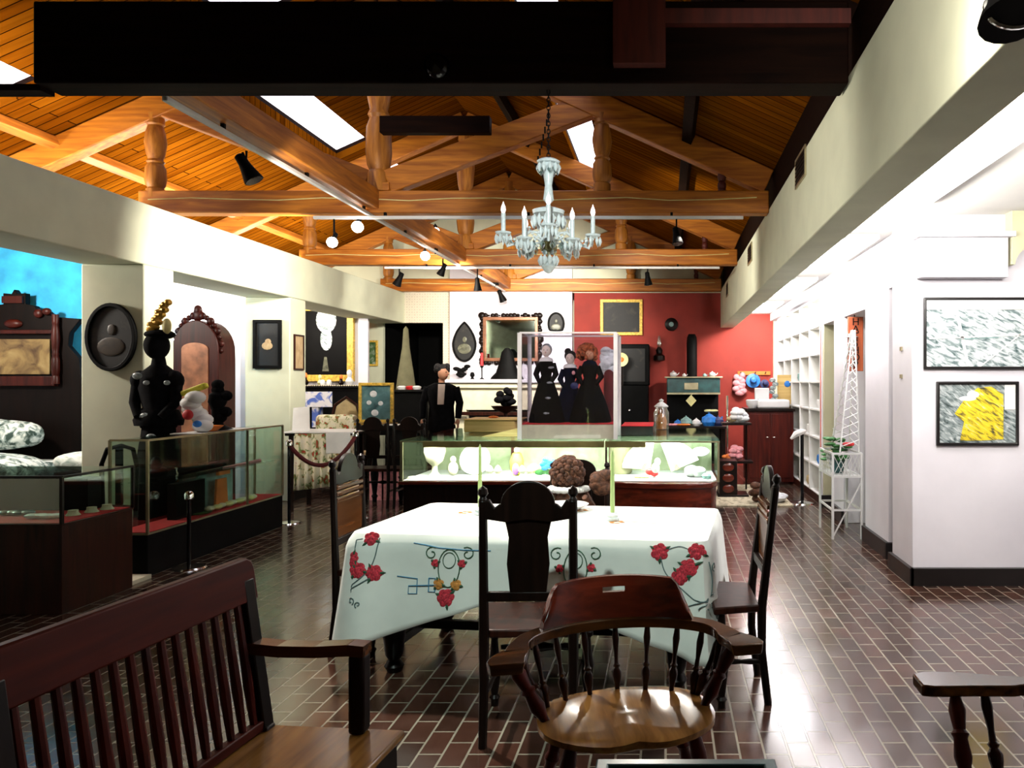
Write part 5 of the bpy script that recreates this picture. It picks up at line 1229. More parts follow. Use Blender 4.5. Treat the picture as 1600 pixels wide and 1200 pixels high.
# ================================================================== LEFT SIDE CASES
def floor_case(x0, x1, y0, y1, zg, zt, name, lb, base, deck, posts=(), plinth='black'):
    t = thing(name, ((x0+x1)/2, (y0+y1)/2, 0), lb, 'display case', 'glass display cases')
    MB().box(x0, x1, y0, y1, 0, zg-.012).build('base', base, t, bevel=.004)
    MB().box(x0-.005, x1+.006, y0-.006, y1+.005, zg-.012, zg).build('base_edge', 'brass_trim' if base == 'black' else base, t)
    MB().box(x0+.012, x1-.012, y0+.012, y1-.012, zg, zg+.006).build('deck', deck, t)
    MB().box(x0, x1, y0, y1, zt-.008, zt).build('top_pane', 'glass_top', t, smooth=False)
    MB().box(x1-.006, x1, y0+.01, y1-.01, zg, zt-.01).build('front_pane', 'glass', t, smooth=False)
    MB().box(x0, x1-.01, y0, y0+.006, zg, zt-.01).build('end_pane', 'glass', t, smooth=False)
    MB().box(x0, x1-.01, y1-.006, y1, zg, zt-.01).build('end_pane', 'glass', t, smooth=False)
    MB().box(x0, x0+.006, y0+.01, y1-.01, zg, zt-.01).build('back_pane', 'glass', t, smooth=False)
    for x in (x0, x1):
        for y in (y0, y1): MB().box(x-.009, x+.009, y-.009, y+.009, zg, zt).build('corner_post', posts or 'brass_trim', t)
    for pa, pb in (((x1, y0, zt), (x1, y1, zt)), ((x0, y0, zt), (x1, y0, zt))): MB().bar(pa, pb, .016, .016).build('top_edge', posts or 'brass_trim', t)
    return t
t = floor_case(-5.25, -3.9, 4.96, 5.62, .587, .89, 'display_case', 'glass topped case on a tall dark reddish base, left foreground', 'walnut_mid', 'red_felt', 'walnut')
bpy.data.objects[t.name]
G1 = 'exhibits in the left foreground case'
def ex1(mb, name, m, lb, cat): return tag(mb.build(name, m), lb+' in the left foreground case', cat, G1)
for k, (x, y, m, lb) in enumerate(((-4.75, 5.15, 'black', 'black folded glove'), (-4.45, 5.25, 'teal', 'dark green pouch'), (-4.62, 5.03, 'white', 'white ribbon near the front'), (-4.15, 5.12, 'white', 'white folded paper at the corner'))):
    g = MB()
    for j in range(4): g.ell((x+.05*(j-1.5), y+.015*(j % 2), .612), (.05, .04, .016), 8, 5)
    ex1(g, 'keepsake', m, lb, 'keepsake')
for k, (x, y) in enumerate(((-4.05, 5.25), (-4.02, 5.38), (-4.0, 5.5))):
    ex1(MB().lathe([(0,0),(.045,0),(.03,.02),(.03,.035),(0,.03)], (x, y, .595), 10), 'trinket', 'cream', 'small cream trinket, %s of the row' % ('nearest', 'middle', 'farthest')[k], 'trinket')
ex1(MB().box(-5.1, -4.1, 5.45, 5.58, .594, .82), 'dark_album', 'black', 'long dark album standing at the back', 'album')
t = floor_case(-4.29, -4.0, 5.93, 8.02, .335, 1.055, 'display_case', 'tall glass case with red floor beside the left piers', 'black', 'red_felt')
MB().box(-4.28, -4.01, 6.7, 6.708, .345, 1.03).build('inner_pane', 'glass', t, smooth=False)
MB().box(-4.015, -4.0, 7.35, 7.37, .335, 1.05).build('front_post', 'brass_trim', t)
MB().box(-4.27, -4.01, 6.1, 7.9, .70, .706).build('glass_shelf', 'glass_top', t, smooth=False)
G2 = 'exhibits in the tall left case'
def ex2(mb, name, m, lb, cat):
    mb.v = [(x+.14, y-.15, z+(.025 if z < .69 else 0)) for x, y, z in mb.v]
    return tag(mb.build(name, m), lb+' inside the tall left glass case', cat, G2)
ex2(MB().tube([(-4.3, 6.4, .715), (-4.3, 6.5, .73), (-4.3, 6.9, .735), (-4.3, 7.4, .73)], [.02, .06, .03, .015], 8), 'hand_fan', 'black', 'long black folded parasol', 'parasol')
ex2(MB().tube([(-4.26, 7.3, .712), (-4.26, 7.95, .712)], [.006, .016], 8), 'knitting_needle', 'pink', 'pink stick', 'stick')
ex2(MB().ell((-4.3, 6.45, .76), (.06, .10, .05)).lathe([(.03,0),(.05,.05),(.02,.10),(.0,.11)], (-4.3, 6.42, .79), 10), 'black_bonnet', 'black', 'black bonnet', 'bonnet')
ex2(MB().lathe([(0,0),(.02,0),(.025,.03),(.01,.05),(.02,.07),(0,.08)], (-4.27, 6.62, .71), 10), 'silver_pot', 'chrome', 'small shiny silver pot', 'pot')
ex2(MB().box(-4.34, -4.26, 6.62, 7.02, .318, .62), 'dark_chest', 'black', 'black box', 'box')
ex2(MB().prism([(-.10, 0), (.10, 0), (.075, .26), (-.075, .26)], (-4.26, 7.25, .33), (0, 1, 0), (0, 0, 1), (.02, 0, 0)), 'orange_card', 'orange', 'orange tapered box', 'box')
ex2(MB().box(-4.28, -4.25, 7.22, 7.40, .62, .67), 'small_block', 'orange', 'small orange block above the tapered box', 'block')
ex2(MB().box(-4.36, -4.34, 7.05, 7.6, .32, .68), 'teal_board', 'teal_pale', 'pale teal board', 'board')
for k in range(9):
    y = 7.05+.09*k
    g = MB(); g.ell((-4.24+.02*(k % 2), y, .345), (.045, .05, .024), 8, 6); ex2(g, 'shell', 'yellow_pale' if k % 2 else 'cream', 'pale yellow shell, number %s from the camera' % ('one', 'two', 'three', 'four', 'five', 'six', 'seven', 'eight', 'nine')[k], 'shell')
ex2(MB().lathe([(0,0),(.10,0),(.12,.012),(0,.006)], (-4.29, 6.95, .318), 16), 'green_dish', 'leaf', 'flat dark green dish', 'dish')
# on top of the tall case
t = thing('flowered_hat', (-4.14, 6.79, 1.056), 'white hat with yellow, red and blue flowers on the tall left case', 'hat')
c = at(308, 632, 6.79)
g = MB()
for k in range(6): g.ell((c.x+.05*math.cos(k), 6.79+.05*math.sin(k), 1.12+.05*k), (.085, .08, .06), 10, 7)
g.build('crown', 'white', t)
MB().bar((c.x-.12, 6.77, 1.40), (c.x+.10, 6.77, 1.48), .06, .05).build('yellow_band', 'yellow', t, bevel=.015)
MB().ell((c.x-.02, 6.69, 1.22), (.05, .02, .045)).build('red_flower', 'red', t); MB().ell((c.x+.05, 6.71, 1.14), (.04, .02, .03)).build('blue_flower', 'blue', t)
t = thing('black_hat_stand', (-4.14, 7.1, 1.056), 'black ostrich trimmed hat on a dark stand on the tall left case', 'hat')
c = at(340, 630, 7.1); g = MB()
g.lathe([(.02,0),(.13,.01),(.05,.05),(.05,.20),(.08,.26),(.07,.33),(.02,.37)], (c.x, 7.1, 1.062), 14).build('stand', 'black_cloth', t)
g = MB()
for k in range(7): g.ell((c.x+.03+.05*math.sin(k*2), 7.1, 1.18+.05*k), (.06, .05, .05), 8, 6)
g.build('feathers', 'black_cloth', t)
tag(MB().lathe([(0,0),(.06,0),(.11,.04),(.12,.05),(.05,.02),(0,.02)], (-4.12, 6.93, 1.063), 16).build('shallow_basket', 'orange'), 'small shallow orange basket at front of the tall left case top', 'basket')
tag(MB().box(-4.28, -4.01, 6.63, 7.5, 1.0555, 1.061).build('lace_runner', 'white'), 'white runner lying along the tall left case top', 'runner')

# mannequin in black gown against the pier
mx, my = -4.52, 6.85
t = thing('dress_mannequin', (mx, my, 0), 'black gowned dress form with gold feathered hat before the left pier', 'mannequin')
n = 32
def gown(P, name, m, cx_, cy_, parent, fold=0, n=32):
    vs = []
    for z, rx, ry, ox in P:
        for k in range(n):
            a = 2*PI*k/n; f = 1+(fold*math.sin(10*a) if z < 1.0 else 0); vs.append((cx_+ox+rx*f*math.cos(a), cy_+ry*f*math.sin(a), z))
    mm = len(P); fs = [(i*n+k, i*n+(k+1) % n, (i+1)*n+(k+1) % n, (i+1)*n+k) for i in range(mm-1) for k in range(n)]+[tuple(range(n-1, -1, -1)), tuple((mm-1)*n+k for k in range(n))]
    return MB().add(vs, fs).build(name, m, parent)
my = 6.85
t.location = (mx, my, 0)
gown([(0,.17,.24,0),(.3,.16,.22,0),(.8,.15,.19,0),(1.12,.13,.12,0)], 'skirt', 'black_cloth', mx, my, t, .05)
gown([(1.10,.14,.13,0),(1.2,.19,.15,0),(1.28,.13,.11,0),(1.45,.17,.13,0),(1.58,.16,.12,0),(1.66,.06,.06,0),(1.72,.05,.05,0)], 'bodice', 'black_cloth', mx, my, t)
gown([(1.12,.20,.15,0),(1.17,.21,.16,0),(1.26,.16,.13,0)], 'peplum', 'black_cloth', mx, my, t, 0)
for s in (-1, 1):
    MB().ell((mx+s*.15, my-.02, 1.52), (.08, .08, .09)).tube([(mx+s*.16, my-.02, 1.5), (mx+s*.18, my-.05, 1.32), (mx+s*.10, my-.13, 1.2)], [.06, .045, .03], 10).build('sleeve', 'black_cloth', t)
for x, z, r in ((-.10, 1.56, .045), (-.02, 1.50, .03), (.16, 1.50, .03), (-.03, 1.20, .055), (.02, 1.02, .05)): MB().ell((mx+x, my-.135, z), (r, .012, r*.7), 10, 6).build('jet_trim', 'art_grey', t)
MB().ell((mx-.01, my-.01, 1.83), (.10, .11, .125), 16, 12).tube([(mx, my, 1.68), (mx, my, 1.78)], .05, 10).build('head', 'black_cloth', t)
MB().ell((mx+.01, my, 1.93), (.125, .12, .045), 16, 8).build('hat_brim', 'black_cloth', t)
g = MB()
for k in range(12): g.ell((mx-.03+.012*k+.02*math.sin(k*2.5), my-.05, 1.97+.022*k), (.05-.002*k, .04, .03), 8, 6)
g.build('gold_ornament', 'gold', t)
g = MB().ell((mx+.11, my-.06, 2.0), (.04, .03, .07), 10, 8); g.build('cream_puff', 'yellow_pale', t)
tag(MB().box(-4.3, -3.95, 5.66, 5.9, 0, .03).build('floor_board', 'stone'), 'pale flat board on the floor between the two left cases', 'board')

# stanchions and rope left
def stanchion(x, Y, lb, h=.9, top=None):
    t = thing('rope_stanchion', (x, Y, 0), lb, 'stanchion', 'rope stanchions')
    MB().lathe([(0,0),(.13,0),(.12,.012),(.04,.025),(.0,.03)], (x, Y, 0), 20).build('base', 'chrome', t)
    MB().tube([(x, Y, .02), (x, Y, h)], .016, 10).build('post', 'black_gloss', t)
    MB().lathe([(.016,0),(.035,.01),(.035,.05),(.02,.07),(0,.075)], (x, Y, h), 12).build('cap', 'chrome', t)
    return x, Y
xa, ya = stanchion(-3.86, 6.22, 'slim stanchion with bright disc foot in front of the tall left case', .55)
xb, yb = stanchion(-4.02, 8.2, 'slim stanchion at the far end of the tall left case', .82)
xc, yc = stanchion(-3.43, 8.5, 'dark stanchion at right end of the red rope', .90)
g = []
for k in range(17):
    q = k/16; g.append((xb+(xc-xb)*q, yb+(yc-yb)*q, .84+(.07)*q-.30*4*q*(1-q)*.9))
tag(MB().tube(g, .022, 8).build('barrier_rope', 'rope_red'), 'dark red rope sagging between two stanchions before the clothed table', 'rope')
# clothed side table with floral drape
t = thing('side_table', (-4.2, 9.1, 0), 'small table under white and floral cloths beyond the rope', 'table')
a, b = at(445, 0, 8.95).x, at(545, 0, 8.95).x
MB().box(a, b, 8.95, 9.5, .88, .91).build('tabletop', 'walnut', t)
for x in (a+.05, b-.05):
    for y in (9.0, 9.45): MB().box(x-.02, x+.02, y-.02, y+.02, 0, .88).build('leg', 'walnut', t)
n = 24; vs = []; fs = []
fa, fb = at(460, 0, 8.9).x, at(520, 0, 8.9).x
for i in range(n+1):
    x = fa+(fb-fa)*i/n
    for j, z in enumerate((.93, .90, .7, .5, .30)): vs.append((x, 8.92-.01*j+.015*math.sin(i*1.3)*(j > 1), z-(.05*(1-i/n) if j == 4 else 0)))
for i in range(n):
    for j in range(4): fs.append((i*5+j, i*5+j+1, (i+1)*5+j+1, (i+1)*5+j))
o = tag(MB().add(vs, fs).build('floral_drape', 'floral'), 'floral cloth hanging down the front of the small side table', 'cloth'); mo = o.modifiers.new('t', 'SOLIDIFY'); mo.thickness = .006
o = tag(MB().box(a-.02, b+.05, 8.90, 9.52, .912, .93).box(at(510, 0, 8.9).x, at(548, 0, 8.9).x, 8.885, 8.90, .68, .93).build('white_cloth', 'white', bevel=.006), 'white cloth covering the small side table with its corner hanging', 'cloth')
q = at(472, 655, 9.1)
tag(MB().prism([(-.11, 0), (.10, 0), (.08, .29), (-.11, .27)], (q.x, 9.08, .932), (1, 0, 0), (0, .12, 1), (0, .006, 0)).build('white_card', 'white'), 'blank white card standing on the small side table', 'card')
# floral armchair and cane chair behind
t = thing('floral_armchair', (at(510, 0, 10.5).x, 10.5, 0), 'floral upholstered armchair behind the small side table', 'armchair')
c = at(512, 670, 10.5)
MB().box(c.x-.3, c.x+.25, 10.3, 10.85, .30, .55).build('seat', 'floral', t, bevel=.05, seg=3); MB().box(c.x-.3, c.x+.25, 10.75, 10.95, .5, 1.05).build('backrest', 'floral', t, bevel=.06, seg=3)
for s in (-.36, .25): MB().box(c.x+s, c.x+s+.1, 10.3, 10.9, .35, .75).build('arm', 'floral', t, bevel=.04)
for x in (c.x-.28, c.x+.25):
    for y in (10.33, 10.9): MB().lathe([(.02,0),(.03,.3)], (x, y, 0), 8).build('leg', 'walnut', t)
t = thing('oval_back_chair', (at(541, 0, 11.15).x, 11.15, 0), 'beige chair with rounded padded back beside the large framed portrait', 'chair')
c = at(541, 650, 11.15)
MB().prism([(-.17, .45), (.17, .45), (.20, .95), (.15, 1.16), (0, 1.27), (-.15, 1.16), (-.20, .95)], (c.x, 11.15, 0), (1, 0, 0), (0, 0, 1), (0, .05, 0)).build('backrest', 'beige', t, bevel=.02)
fr = MB(); fr.tube([(c.x-.19, 11.14, .5), (c.x-.22, 11.14, .95), (c.x-.16, 11.14, 1.18), (c.x, 11.14, 1.29), (c.x+.16, 11.14, 1.18), (c.x+.22, 11.14, .95), (c.x+.19, 11.14, .5)], .018, 8).build('back_frame', 'walnut_mid', t)
MB().box(c.x-.22, c.x+.22, 11.15, 11.6, .42, .48).build('seat', 'beige', t, bevel=.02)
for x in (c.x-.2, c.x+.2):
    for y in (11.17, 11.57): MB().tube([(x, y, 0), (x, y, .43)], .02, 8).build('leg', 'walnut', t)
# bookcase / sideboard with relics
a, b = at(470, 0, 12.3).x, at(562, 0, 12.3).x
t = thing('upright_piano', ((a+b)/2, 12.5, 0), 'black upright piano in the left aisle with relics on top', 'piano')
MB().box(a, b, 12.3, 12.8, 0, 1.42).build('case', 'black', t, bevel=.01); MB().box(a-.02, b+.02, 12.27, 12.82, 1.42, 1.46).build('lid', 'black_gloss', t, bevel=.004)
MB().box(a+.05, b-.05, 12.1, 12.3, .70, .80).build('key_shelf', 'black_gloss', t)
g = MB()
for k in range(26): g.ell((a+(b-a)*(k+.5)/26, 12.265, 1.455), (.014, .008, .010), 6, 4)
g.build('beaded_edge', 'cream', t)
for px, s, m, lb in ((477, .06, 'orange', 'orange dried flower at the left of the piano top'), (500, .05, 'yellow_pale', 'yellow disc ornament on the piano top'), (533, .05, 'orange', 'orange flower right of the large painting foot'), (546, .075, 'white', 'white vase on the piano top, right end')):
    x = at(px, 0, 12.5).x; d = thing('vase', (x, 12.5, 1.46), lb, 'ornament', 'ornaments on the piano')
    MB().lathe([(0,0),(s*.6,0),(s*.9,s*.8),(s*.4,s*1.7),(s*.5,s*2)], (x, 12.5, 1.461), 12).build('body', m if m != 'orange' else 'walnut', d)
    MB().ell((x, 12.5, 1.461+s*2.6), (s*.6, s*.5, s*.8), 10, 8).build('bloom', m, d)
for px in (503, 513): tag(MB().lathe([(0,0),(.035,0),(.045,.04),(.03,.08),(0,.09)], (at(px, 0, 12.33).x, 12.36, 1.461), 10).build('salt_shaker', 'white'), 'little white shaker on the piano edge, %s of two' % ('left' if px == 503 else 'right'), 'shaker', 'white shakers')
q0, q1 = at(476, 636, 12.05), at(518, 612, 12.05)
tag(MB().box(q0.x, q1.x, 12.06, 12.08, q0.z, q1.z).box(q0.x+.1, q0.x+.2, 12.08, 12.25, .80, q0.z+.02).build('picture_card', 'art_blue'), 'white picture card with blue marks propped before the piano', 'card')
# big dark painting, small landscape
t, cxx, cz, hx, hz = framed('framed_painting', 468, 555, 476, 596, 12.9, 'black', 'gold_flat', .11, 'huge dark painting of a pale fountain shape in broad gold frame', 'painting', .08)
t.location  # hung on a stub partition
bl = M['portrait_wash']
P = at(509, 500, 12.84); g = MB(); g.ell((P.x, 12.855, P.z), (.17, .008, .22), 16, 10); g.build('pale_form', M['art_photo'], t)
P = at(509, 530, 12.84); MB().ell((P.x, 12.856, P.z), (.10, .008, .19), 16, 10).build('pale_form', M['art_photo'], t)
P = at(508, 568, 12.84); MB().prism([(-.055, -.13), (.055, -.13), (.02, .11), (-.02, .11)], (P.x, 12.852, P.z), (1, 0, 0), (0, 0, 1), (0, .006, 0)).build('pedestal_shape', 'portrait_wash', t)
struct(MB().box(-6.6, -5.0, 12.9, 12.96, 0, 2.9), 'wall_stub', 'plaster_white', smooth=False)
framed('framed_landscape', 563, 591, 532, 572, 14.0, 'art_green', 'gold_flat', .035, 'small green landscape in gilt frame left of the dark doorway', 'painting')
# big portrait on easel, over the black table
t, cxx, cz, hx, hz = framed('framed_portrait', 562, 616, 598, 660, 10.6, 'art_teal', 'gold_flat', .04, 'bluish portrait of a group in gold frame standing on an easel', 'portrait', .05, sub='canvas')
for dx, dz, r in ((-.04, .12, .05), (-.10, .0, .035), (.06, -.01, .035), (-.02, -.14, .05)): MB().ell((cxx+dx, 10.575, cz+dz), (r, .003, r*.9), 10, 6).build('pale_figure', 'white_sheer', t)
for s in (-1, 1): MB().bar((cxx+s*.22, 10.68, 0), (cxx+s*.05, 10.64, cz+hz), .03, .03, (0, 1, 0)).build('easel_leg', 'walnut', t)
MB().box(cxx-hx-.04, cxx+hx+.04, 10.5, 10.62, cz-hz-.035, cz-hz-.005).build('easel_ledge', 'gold', t)
# black grand piano mass and black table
a, b = at(612, 0, 12.2).x, at(668, 0, 12.2).x
t = thing('dark_cabinet', ((a+b)/2, 12.5, 0), 'broad black cabinet with a glassy highlight before the dark doorway', 'cabinet')
MB().box(a, b, 12.2, 12.9, 0, 1.35).build('body', 'black', t, bevel=.01); MB().box(a-.05, b+.05, 12.15, 12.95, 1.35, 1.39).build('lid', 'black_gloss', t, bevel=.01)
for px, m, lb in ((628, 'white', 'white dish on the broad black cabinet, left'), (651, 'white', 'white dish on the broad black cabinet, right'), (641, 'red', 'small red ornament on the broad black cabinet')):
    tag(MB().lathe([(0,0),(.06,0),(.08,.04),(.04,.06),(0,.05)], (at(px, 0, 12.4).x, 12.4, 1.391), 12).build('dish', m), lb, 'dish', 'dishes on the black cabinet')
c = at(648, 560, 13.2); tag(MB().lathe([(0,0),(.16,0),(.12,.3),(.06,.7),(.04,1.0),(0,1.05)], (c.x, 12.75, 1.391), 14).build('obelisk', 'olive_dark'), 'tall dim pointed obelisk in front of the dark doorway', 'obelisk')
a, b = at(575, 0, 9.6).x, at(640, 0, 9.6).x
t = thing('black_table', ((a+b)/2, 9.9, 0), 'black round legged table with papers between rope and island', 'table')
MB().box(a, b, 9.6, 10.2, .93, .96).build('tabletop', 'black', t, bevel=.006); MB().box(a+.04, b-.04, 9.65, 10.15, .84, .93).build('apron', 'black', t)
for x in (a+.06, b-.06):
    for y in (9.66, 10.14): MB().turned((x, y, 0), (x, y, .84), .04, None, 10).build('leg', 'black', t)
tag(MB().box(at(601, 0, 9.7).x, at(628, 0, 9.7).x, 9.68, 9.9, .961, .968).build('paper_sheet', 'white'), 'white sheet of paper on the black table', 'paper')
for px, py, Y, rz, lb in ((592, 0, 9.35, .0, 'black chair at left of the black table behind the rope'), (648, 0, 9.35, .0, 'black chair at right of the black table near the island')):
    cc = carved_chair(lb, depth=.36, width=.40, splat=True, group='black chairs behind the rope'); cc.location = (at(px, 0, Y).x, Y, 0); cc.rotation_euler = (0, 0, PI+rz)
for px, lb in ((594, 'left pink box under the black table'), (613, 'right pink box under the black table')):
    x = at(px, 0, 9.9).x; tag(MB().box(x-.10, x+.08, 9.8, 10.0, .22, .42).box(x-.10, x+.08, 9.8, 10.0, 0, .22).build('pink_box', 'pink'), lb, 'box', 'pink boxes')
# suited mannequin by the mantel
c = at(690, 598, 11.4); mx, my = c.x, 11.4
t = thing('suited_mannequin', (mx, my, 0), 'mannequin in black suit and pale shirt standing before the white mantel', 'mannequin')
for s in (-1, 1): gown([(0.04,.07,.08,s*.09),(.5,.075,.085,s*.09),(.85,.10,.11,s*.08),(.95,.11,.12,s*.07)], 'trouser_leg', 'black_cloth', mx, my, t, 0, 14); MB().ell((mx+s*.1, my-.06, .045), (.05, .12, .045), 10, 6).build('shoe', 'black_gloss', t)
gown([(.80,.21,.15,0),(1.0,.19,.13,0),(1.15,.18,.12,0),(1.35,.22,.14,0),(1.45,.21,.12,0),(1.50,.10,.08,0)], 'jacket', 'black_cloth', mx, my, t)
MB().prism([(-.05, 1.18), (.04, 1.18), (.06, 1.48), (-.04, 1.48)], (mx+.03, my-.15, 0), (1, 0, 0), (0, 0, 1), (0, .03, 0)).build('shirt_front', 'skin_pale', t, bevel=.006)
for s in (-1, 1):
    MB().tube([(mx+s*.20, my, 1.43), (mx+s*.27, my-.0, 1.2), (mx+s*.26, my-.06, .98)], [.065, .055, .045], 10).build('sleeve', 'black_cloth', t)
    h = MB().ell((mx+s*.26, my-.08, .92), (.03, .035, .045), 8, 6)
    for f in range(4): h.tube([(mx+s*.26, my-.10+.02*f, .89), (mx+s*.265, my-.11+.02*f, .85), (mx+s*.255, my-.115+.02*f, .825)], [.009, .009, .007], 6)
    h.tube([(mx+s*.24, my-.10, .92), (mx+s*.225, my-.13, .89)], [.010, .008], 6).build('hand', 'skin', t)
MB().tube([(mx, my, 1.47), (mx, my, 1.56)], .045, 10).ell((mx+.03, my-.02, 1.64), (.075, .085, .105), 16, 12).ell((mx+.105, my-.03, 1.635), (.022, .014, .02), 8, 6).ell((mx+.03, my-.0, 1.63), (.02, .09, .025), 8, 6).build('head', 'skin', t)
MB().ell((mx+.085, my-.07, 1.655), (.010, .012, .008), 6, 5).build('eye', 'black', t); MB().ell((mx+.095, my-.06, 1.60), (.012, .018, .006), 6, 5).build('mouth', 'red', t)
g = MB()
for k in range(22):
    a_ = k*2.4; q = k/22; g.ell((mx+.0+.075*math.cos(a_), my+.02+.07*math.sin(a_), 1.68+.07*q), .045, 8, 6)
g.build('curly_hair', 'hair_black', t)
# ================================================================== CHIMNEY BREAST
t = thing('fireplace_mantel', (-3.0, 13.6, 0), 'white painted fireplace mantel in the middle of the end wall', 'fireplace')
a, b = -3.95, -1.75
MB().box(a, b, 13.45, 13.88, 1.50, 1.56).build('shelf', 'plaster_white', t, bevel=.008)
MB().box(a+.08, b-.08, 13.52, 13.88, 1.40, 1.50).build('moulding', 'cream', t, bevel=.02)
MB().box(a+.12, b-.12, 13.60, 13.88, 1.02, 1.40).build('frieze', 'cream', t)
for x0_, x1_ in ((a+.12, a+.42), (b-.42, b-.12)): MB().box(x0_, x1_, 13.6, 13.88, 0, 1.02).build('pilaster', 'cream', t, bevel=.006)
MB().box(a+.42, b-.42, 13.80, 13.88, 0, 1.02).build('firebox', 'black', t)
MB().box(a, b, 13.2, 13.6, 0, .05).build('hearth', 'walnut', t)
MB().box(a+.3, b-.1, 13.42, 13.5, .93, .99).build('log_rail', 'walnut_mid', t)
# ornate mirror
p0, p1 = at(752, 568, 13.88), at(845, 492, 13.88); cxx, cz, hx, hz = (p0.x+p1.x)/2, (p0.z+p1.z)/2, (p1.x-p0.x)/2, (p1.z-p0.z)/2
t = thing('ornate_mirror', (cxx, 13.86, p0.z), 'large mirror in ornate dark and copper frame above the mantel', 'mirror')
MB().ring(rect(hx-.04, hz-.04), rect(hx-.10, hz-.10), (cxx, 13.82, cz), (1, 0, 0), (0, 0, 1), (0, .06, 0)).build('inner_frame', 'mirror_old', t, bevel=.008)
g = MB()
for k in range(64):
    u = k/64*4; s = int(u); f = (u-s)*2-1
    x, z = [(f*hx, hz), (hx, -f*hz), (-f*hx, -hz), (-hx, f*hz)][s]
    r = .035+.018*math.sin(k*2.2)+(.03 if abs(f) > .93 or abs(f) < .07 else 0)
    g.ell((cxx+x*.97, 13.845, cz+z*.97), (r, .03, r), 8, 6)
g.build('carved_frame', 'walnut', t)
MB().box(cxx-hx+.09, cxx+hx-.09, 13.85, 13.87, cz-hz+.09, cz+hz-.09).build('mirror_glass', 'mirror', t, smooth=False)
def ovalpic(px, py, rx, rz, Y, lb, pointed=0, flat=0, art='portrait_wash', fm='black'):
    c = at(px, py, Y); t = thing('oval_portrait', (c.x, Y, c.z-rz), lb, 'portrait', 'oval portraits'); n = 36
    pts = []
    for k in range(n):
        a = 2*PI*k/n; x = math.cos(a); z = math.sin(a)
        if pointed and z > 0: z = z*(1+.22*(1-abs(x))**1.5); x = x*(1-.18*z)
        if flat and z < -.6: z = -.6-(abs(z)-.6)*.1
        pts.append((x, z))
    O = [(x*rx, z*rz) for x, z in pts]; I = [(x*(rx-.035), z*(rz-.035)) for x, z in pts]; I2 = [(x*(rx-.09), z*(rz-.09)) for x, z in pts] if rx > .2 else None
    MB().ring(O, I, (c.x, Y-.04, c.z), (1, 0, 0), (0, 0, 1), (0, .04, 0)).build('frame', fm, t, bevel=.006)
    MB().prism(I, (c.x, Y-.02, c.z), (1, 0, 0), (0, 0, 1), (0, .02, 0)).build('backing', 'art_dark', t)
    f = .35; g = MB().ell((c.x, Y-.022, c.z-.28*rz), (rx*.55, .005, rz*.28), 16, 8); g.build('sitter_dress', art, t)
    MB().ell((c.x+.03*rx, Y-.023, c.z+.22*rz), (rx*.17, .005, rz*.16), 12, 8).build('sitter_head', art, t)
    return t
ovalpic(726, 537, .22, .33, 13.88, 'pointed oval portrait of a woman left of the mirror', 1)
ovalpic(869, 506, .155, .21, 13.88, 'small arched dark portrait right of the mirror', 0, 1)
ovalpic(176, 527, .23, .31, 6.99, 'big oval portrait with black frame on the nearest left pier', 0, 0, 'dim_art')
t_, *_r = framed('framed_painting', 397, 441, 500, 576, 9.71, 'art_dark', 'black', .04, 'dark narrow painting in black frame on the second left pier', 'painting')
MB().ell((_r[0], 9.686, _r[1]-.02), (.07, .003, .05), 12, 6).ell((_r[0]+.01, 9.686, _r[1]+.03), (.04, .003, .04), 12, 6).build('pale_figure', 'sepia', t_)
# small tall print on the pier side facing the hall
t = thing('framed_print', (WL+.01, 9.92, 1.6), 'small tall sepia print on the second left pier facing the hall', 'print')
za, zb_ = at(465, 578, 9.92).z, at(465, 523, 9.92).z
MB().ring(rect(.13, (zb_-za)/2), rect(.11, (zb_-za)/2-.02), (WL, 9.93, (za+zb_)/2), (0, 1, 0), (0, 0, 1), (.02, 0, 0)).build('frame', 'walnut_mid', t)
MB().box(WL, WL+.01, 9.82, 10.04, za+.02, zb_-.02).build('print', 'sepia', t)
# mantel objects
GM = 'ornaments on the mantel'
d = thing('candle_stick', (at(753, 0, 13.6).x, 13.6, 1.56), 'red candle in a thin dark holder at left of the mirror', 'candle', GM)
x = at(753, 0, 13.6).x; MB().lathe([(0,0),(.05,0),(.01,.03),(.01,.20),(.03,.22),(.03,.24)], (x, 13.6, 1.561), 12).build('holder', 'black', d); MB().tube([(x, 13.6, 1.80), (x, 13.6, 2.03)], [.03, .022], 10).build('candle', 'red', d)
g = MB()
for k in range(14): a_ = k*2.4; g.ell((at(720, 0, 13.6).x+.12*math.cos(a_)*(k/14), 13.62, 1.62+.012*k+.03*math.sin(k)), (.06, .04, .035), 8, 6)
tag(g.build('dark_foliage', 'black'), 'clump of dark foliage at the left end of the mantel', 'plant', GM)
tag(MB().lathe([(0,0),(.04,0),(.02,.03),(.045,.07),(.03,.12),(0,.13)], (at(738, 0, 13.6).x, 13.6, 1.561), 10).build('small_urn', 'black'), 'tiny dark urn on the mantel left of the red candle', 'urn', GM)
g = MB().lathe([(0,0),(.30,0),(.28,.04),(.20,.12),(.14,.3),(.10,.48),(.04,.55),(0,.56)], (at(792, 0, 13.6).x, 13.62, 1.561), 16, 1, .45)
tag(g.build('dark_clock', 'black'), 'large black domed clock shape in front of the mirror', 'clock', GM)
d = thing('fruit_stand', (at(790, 0, 12.6).x, 12.6, 0), 'dark pedestal bowl with fabric before the fireplace', 'stand')
x = at(790, 0, 12.6).x; MB().lathe([(0,0),(.18,0),(.04,.05),(.03,1.0),(.20,1.07),(.24,1.12),(.1,1.08),(0,1.06)], (x, 12.6, 0), 16).build('bowl', 'walnut_mid', d)
g = MB()
for k in range(8): g.ell((x+.10*math.sin(k*2.2), 12.6+.06*math.cos(k*1.4), 1.16+.03*k), (.10-.006*k, .08, .06), 8, 6)
g.build('dark_fabric', 'black_cloth', d)
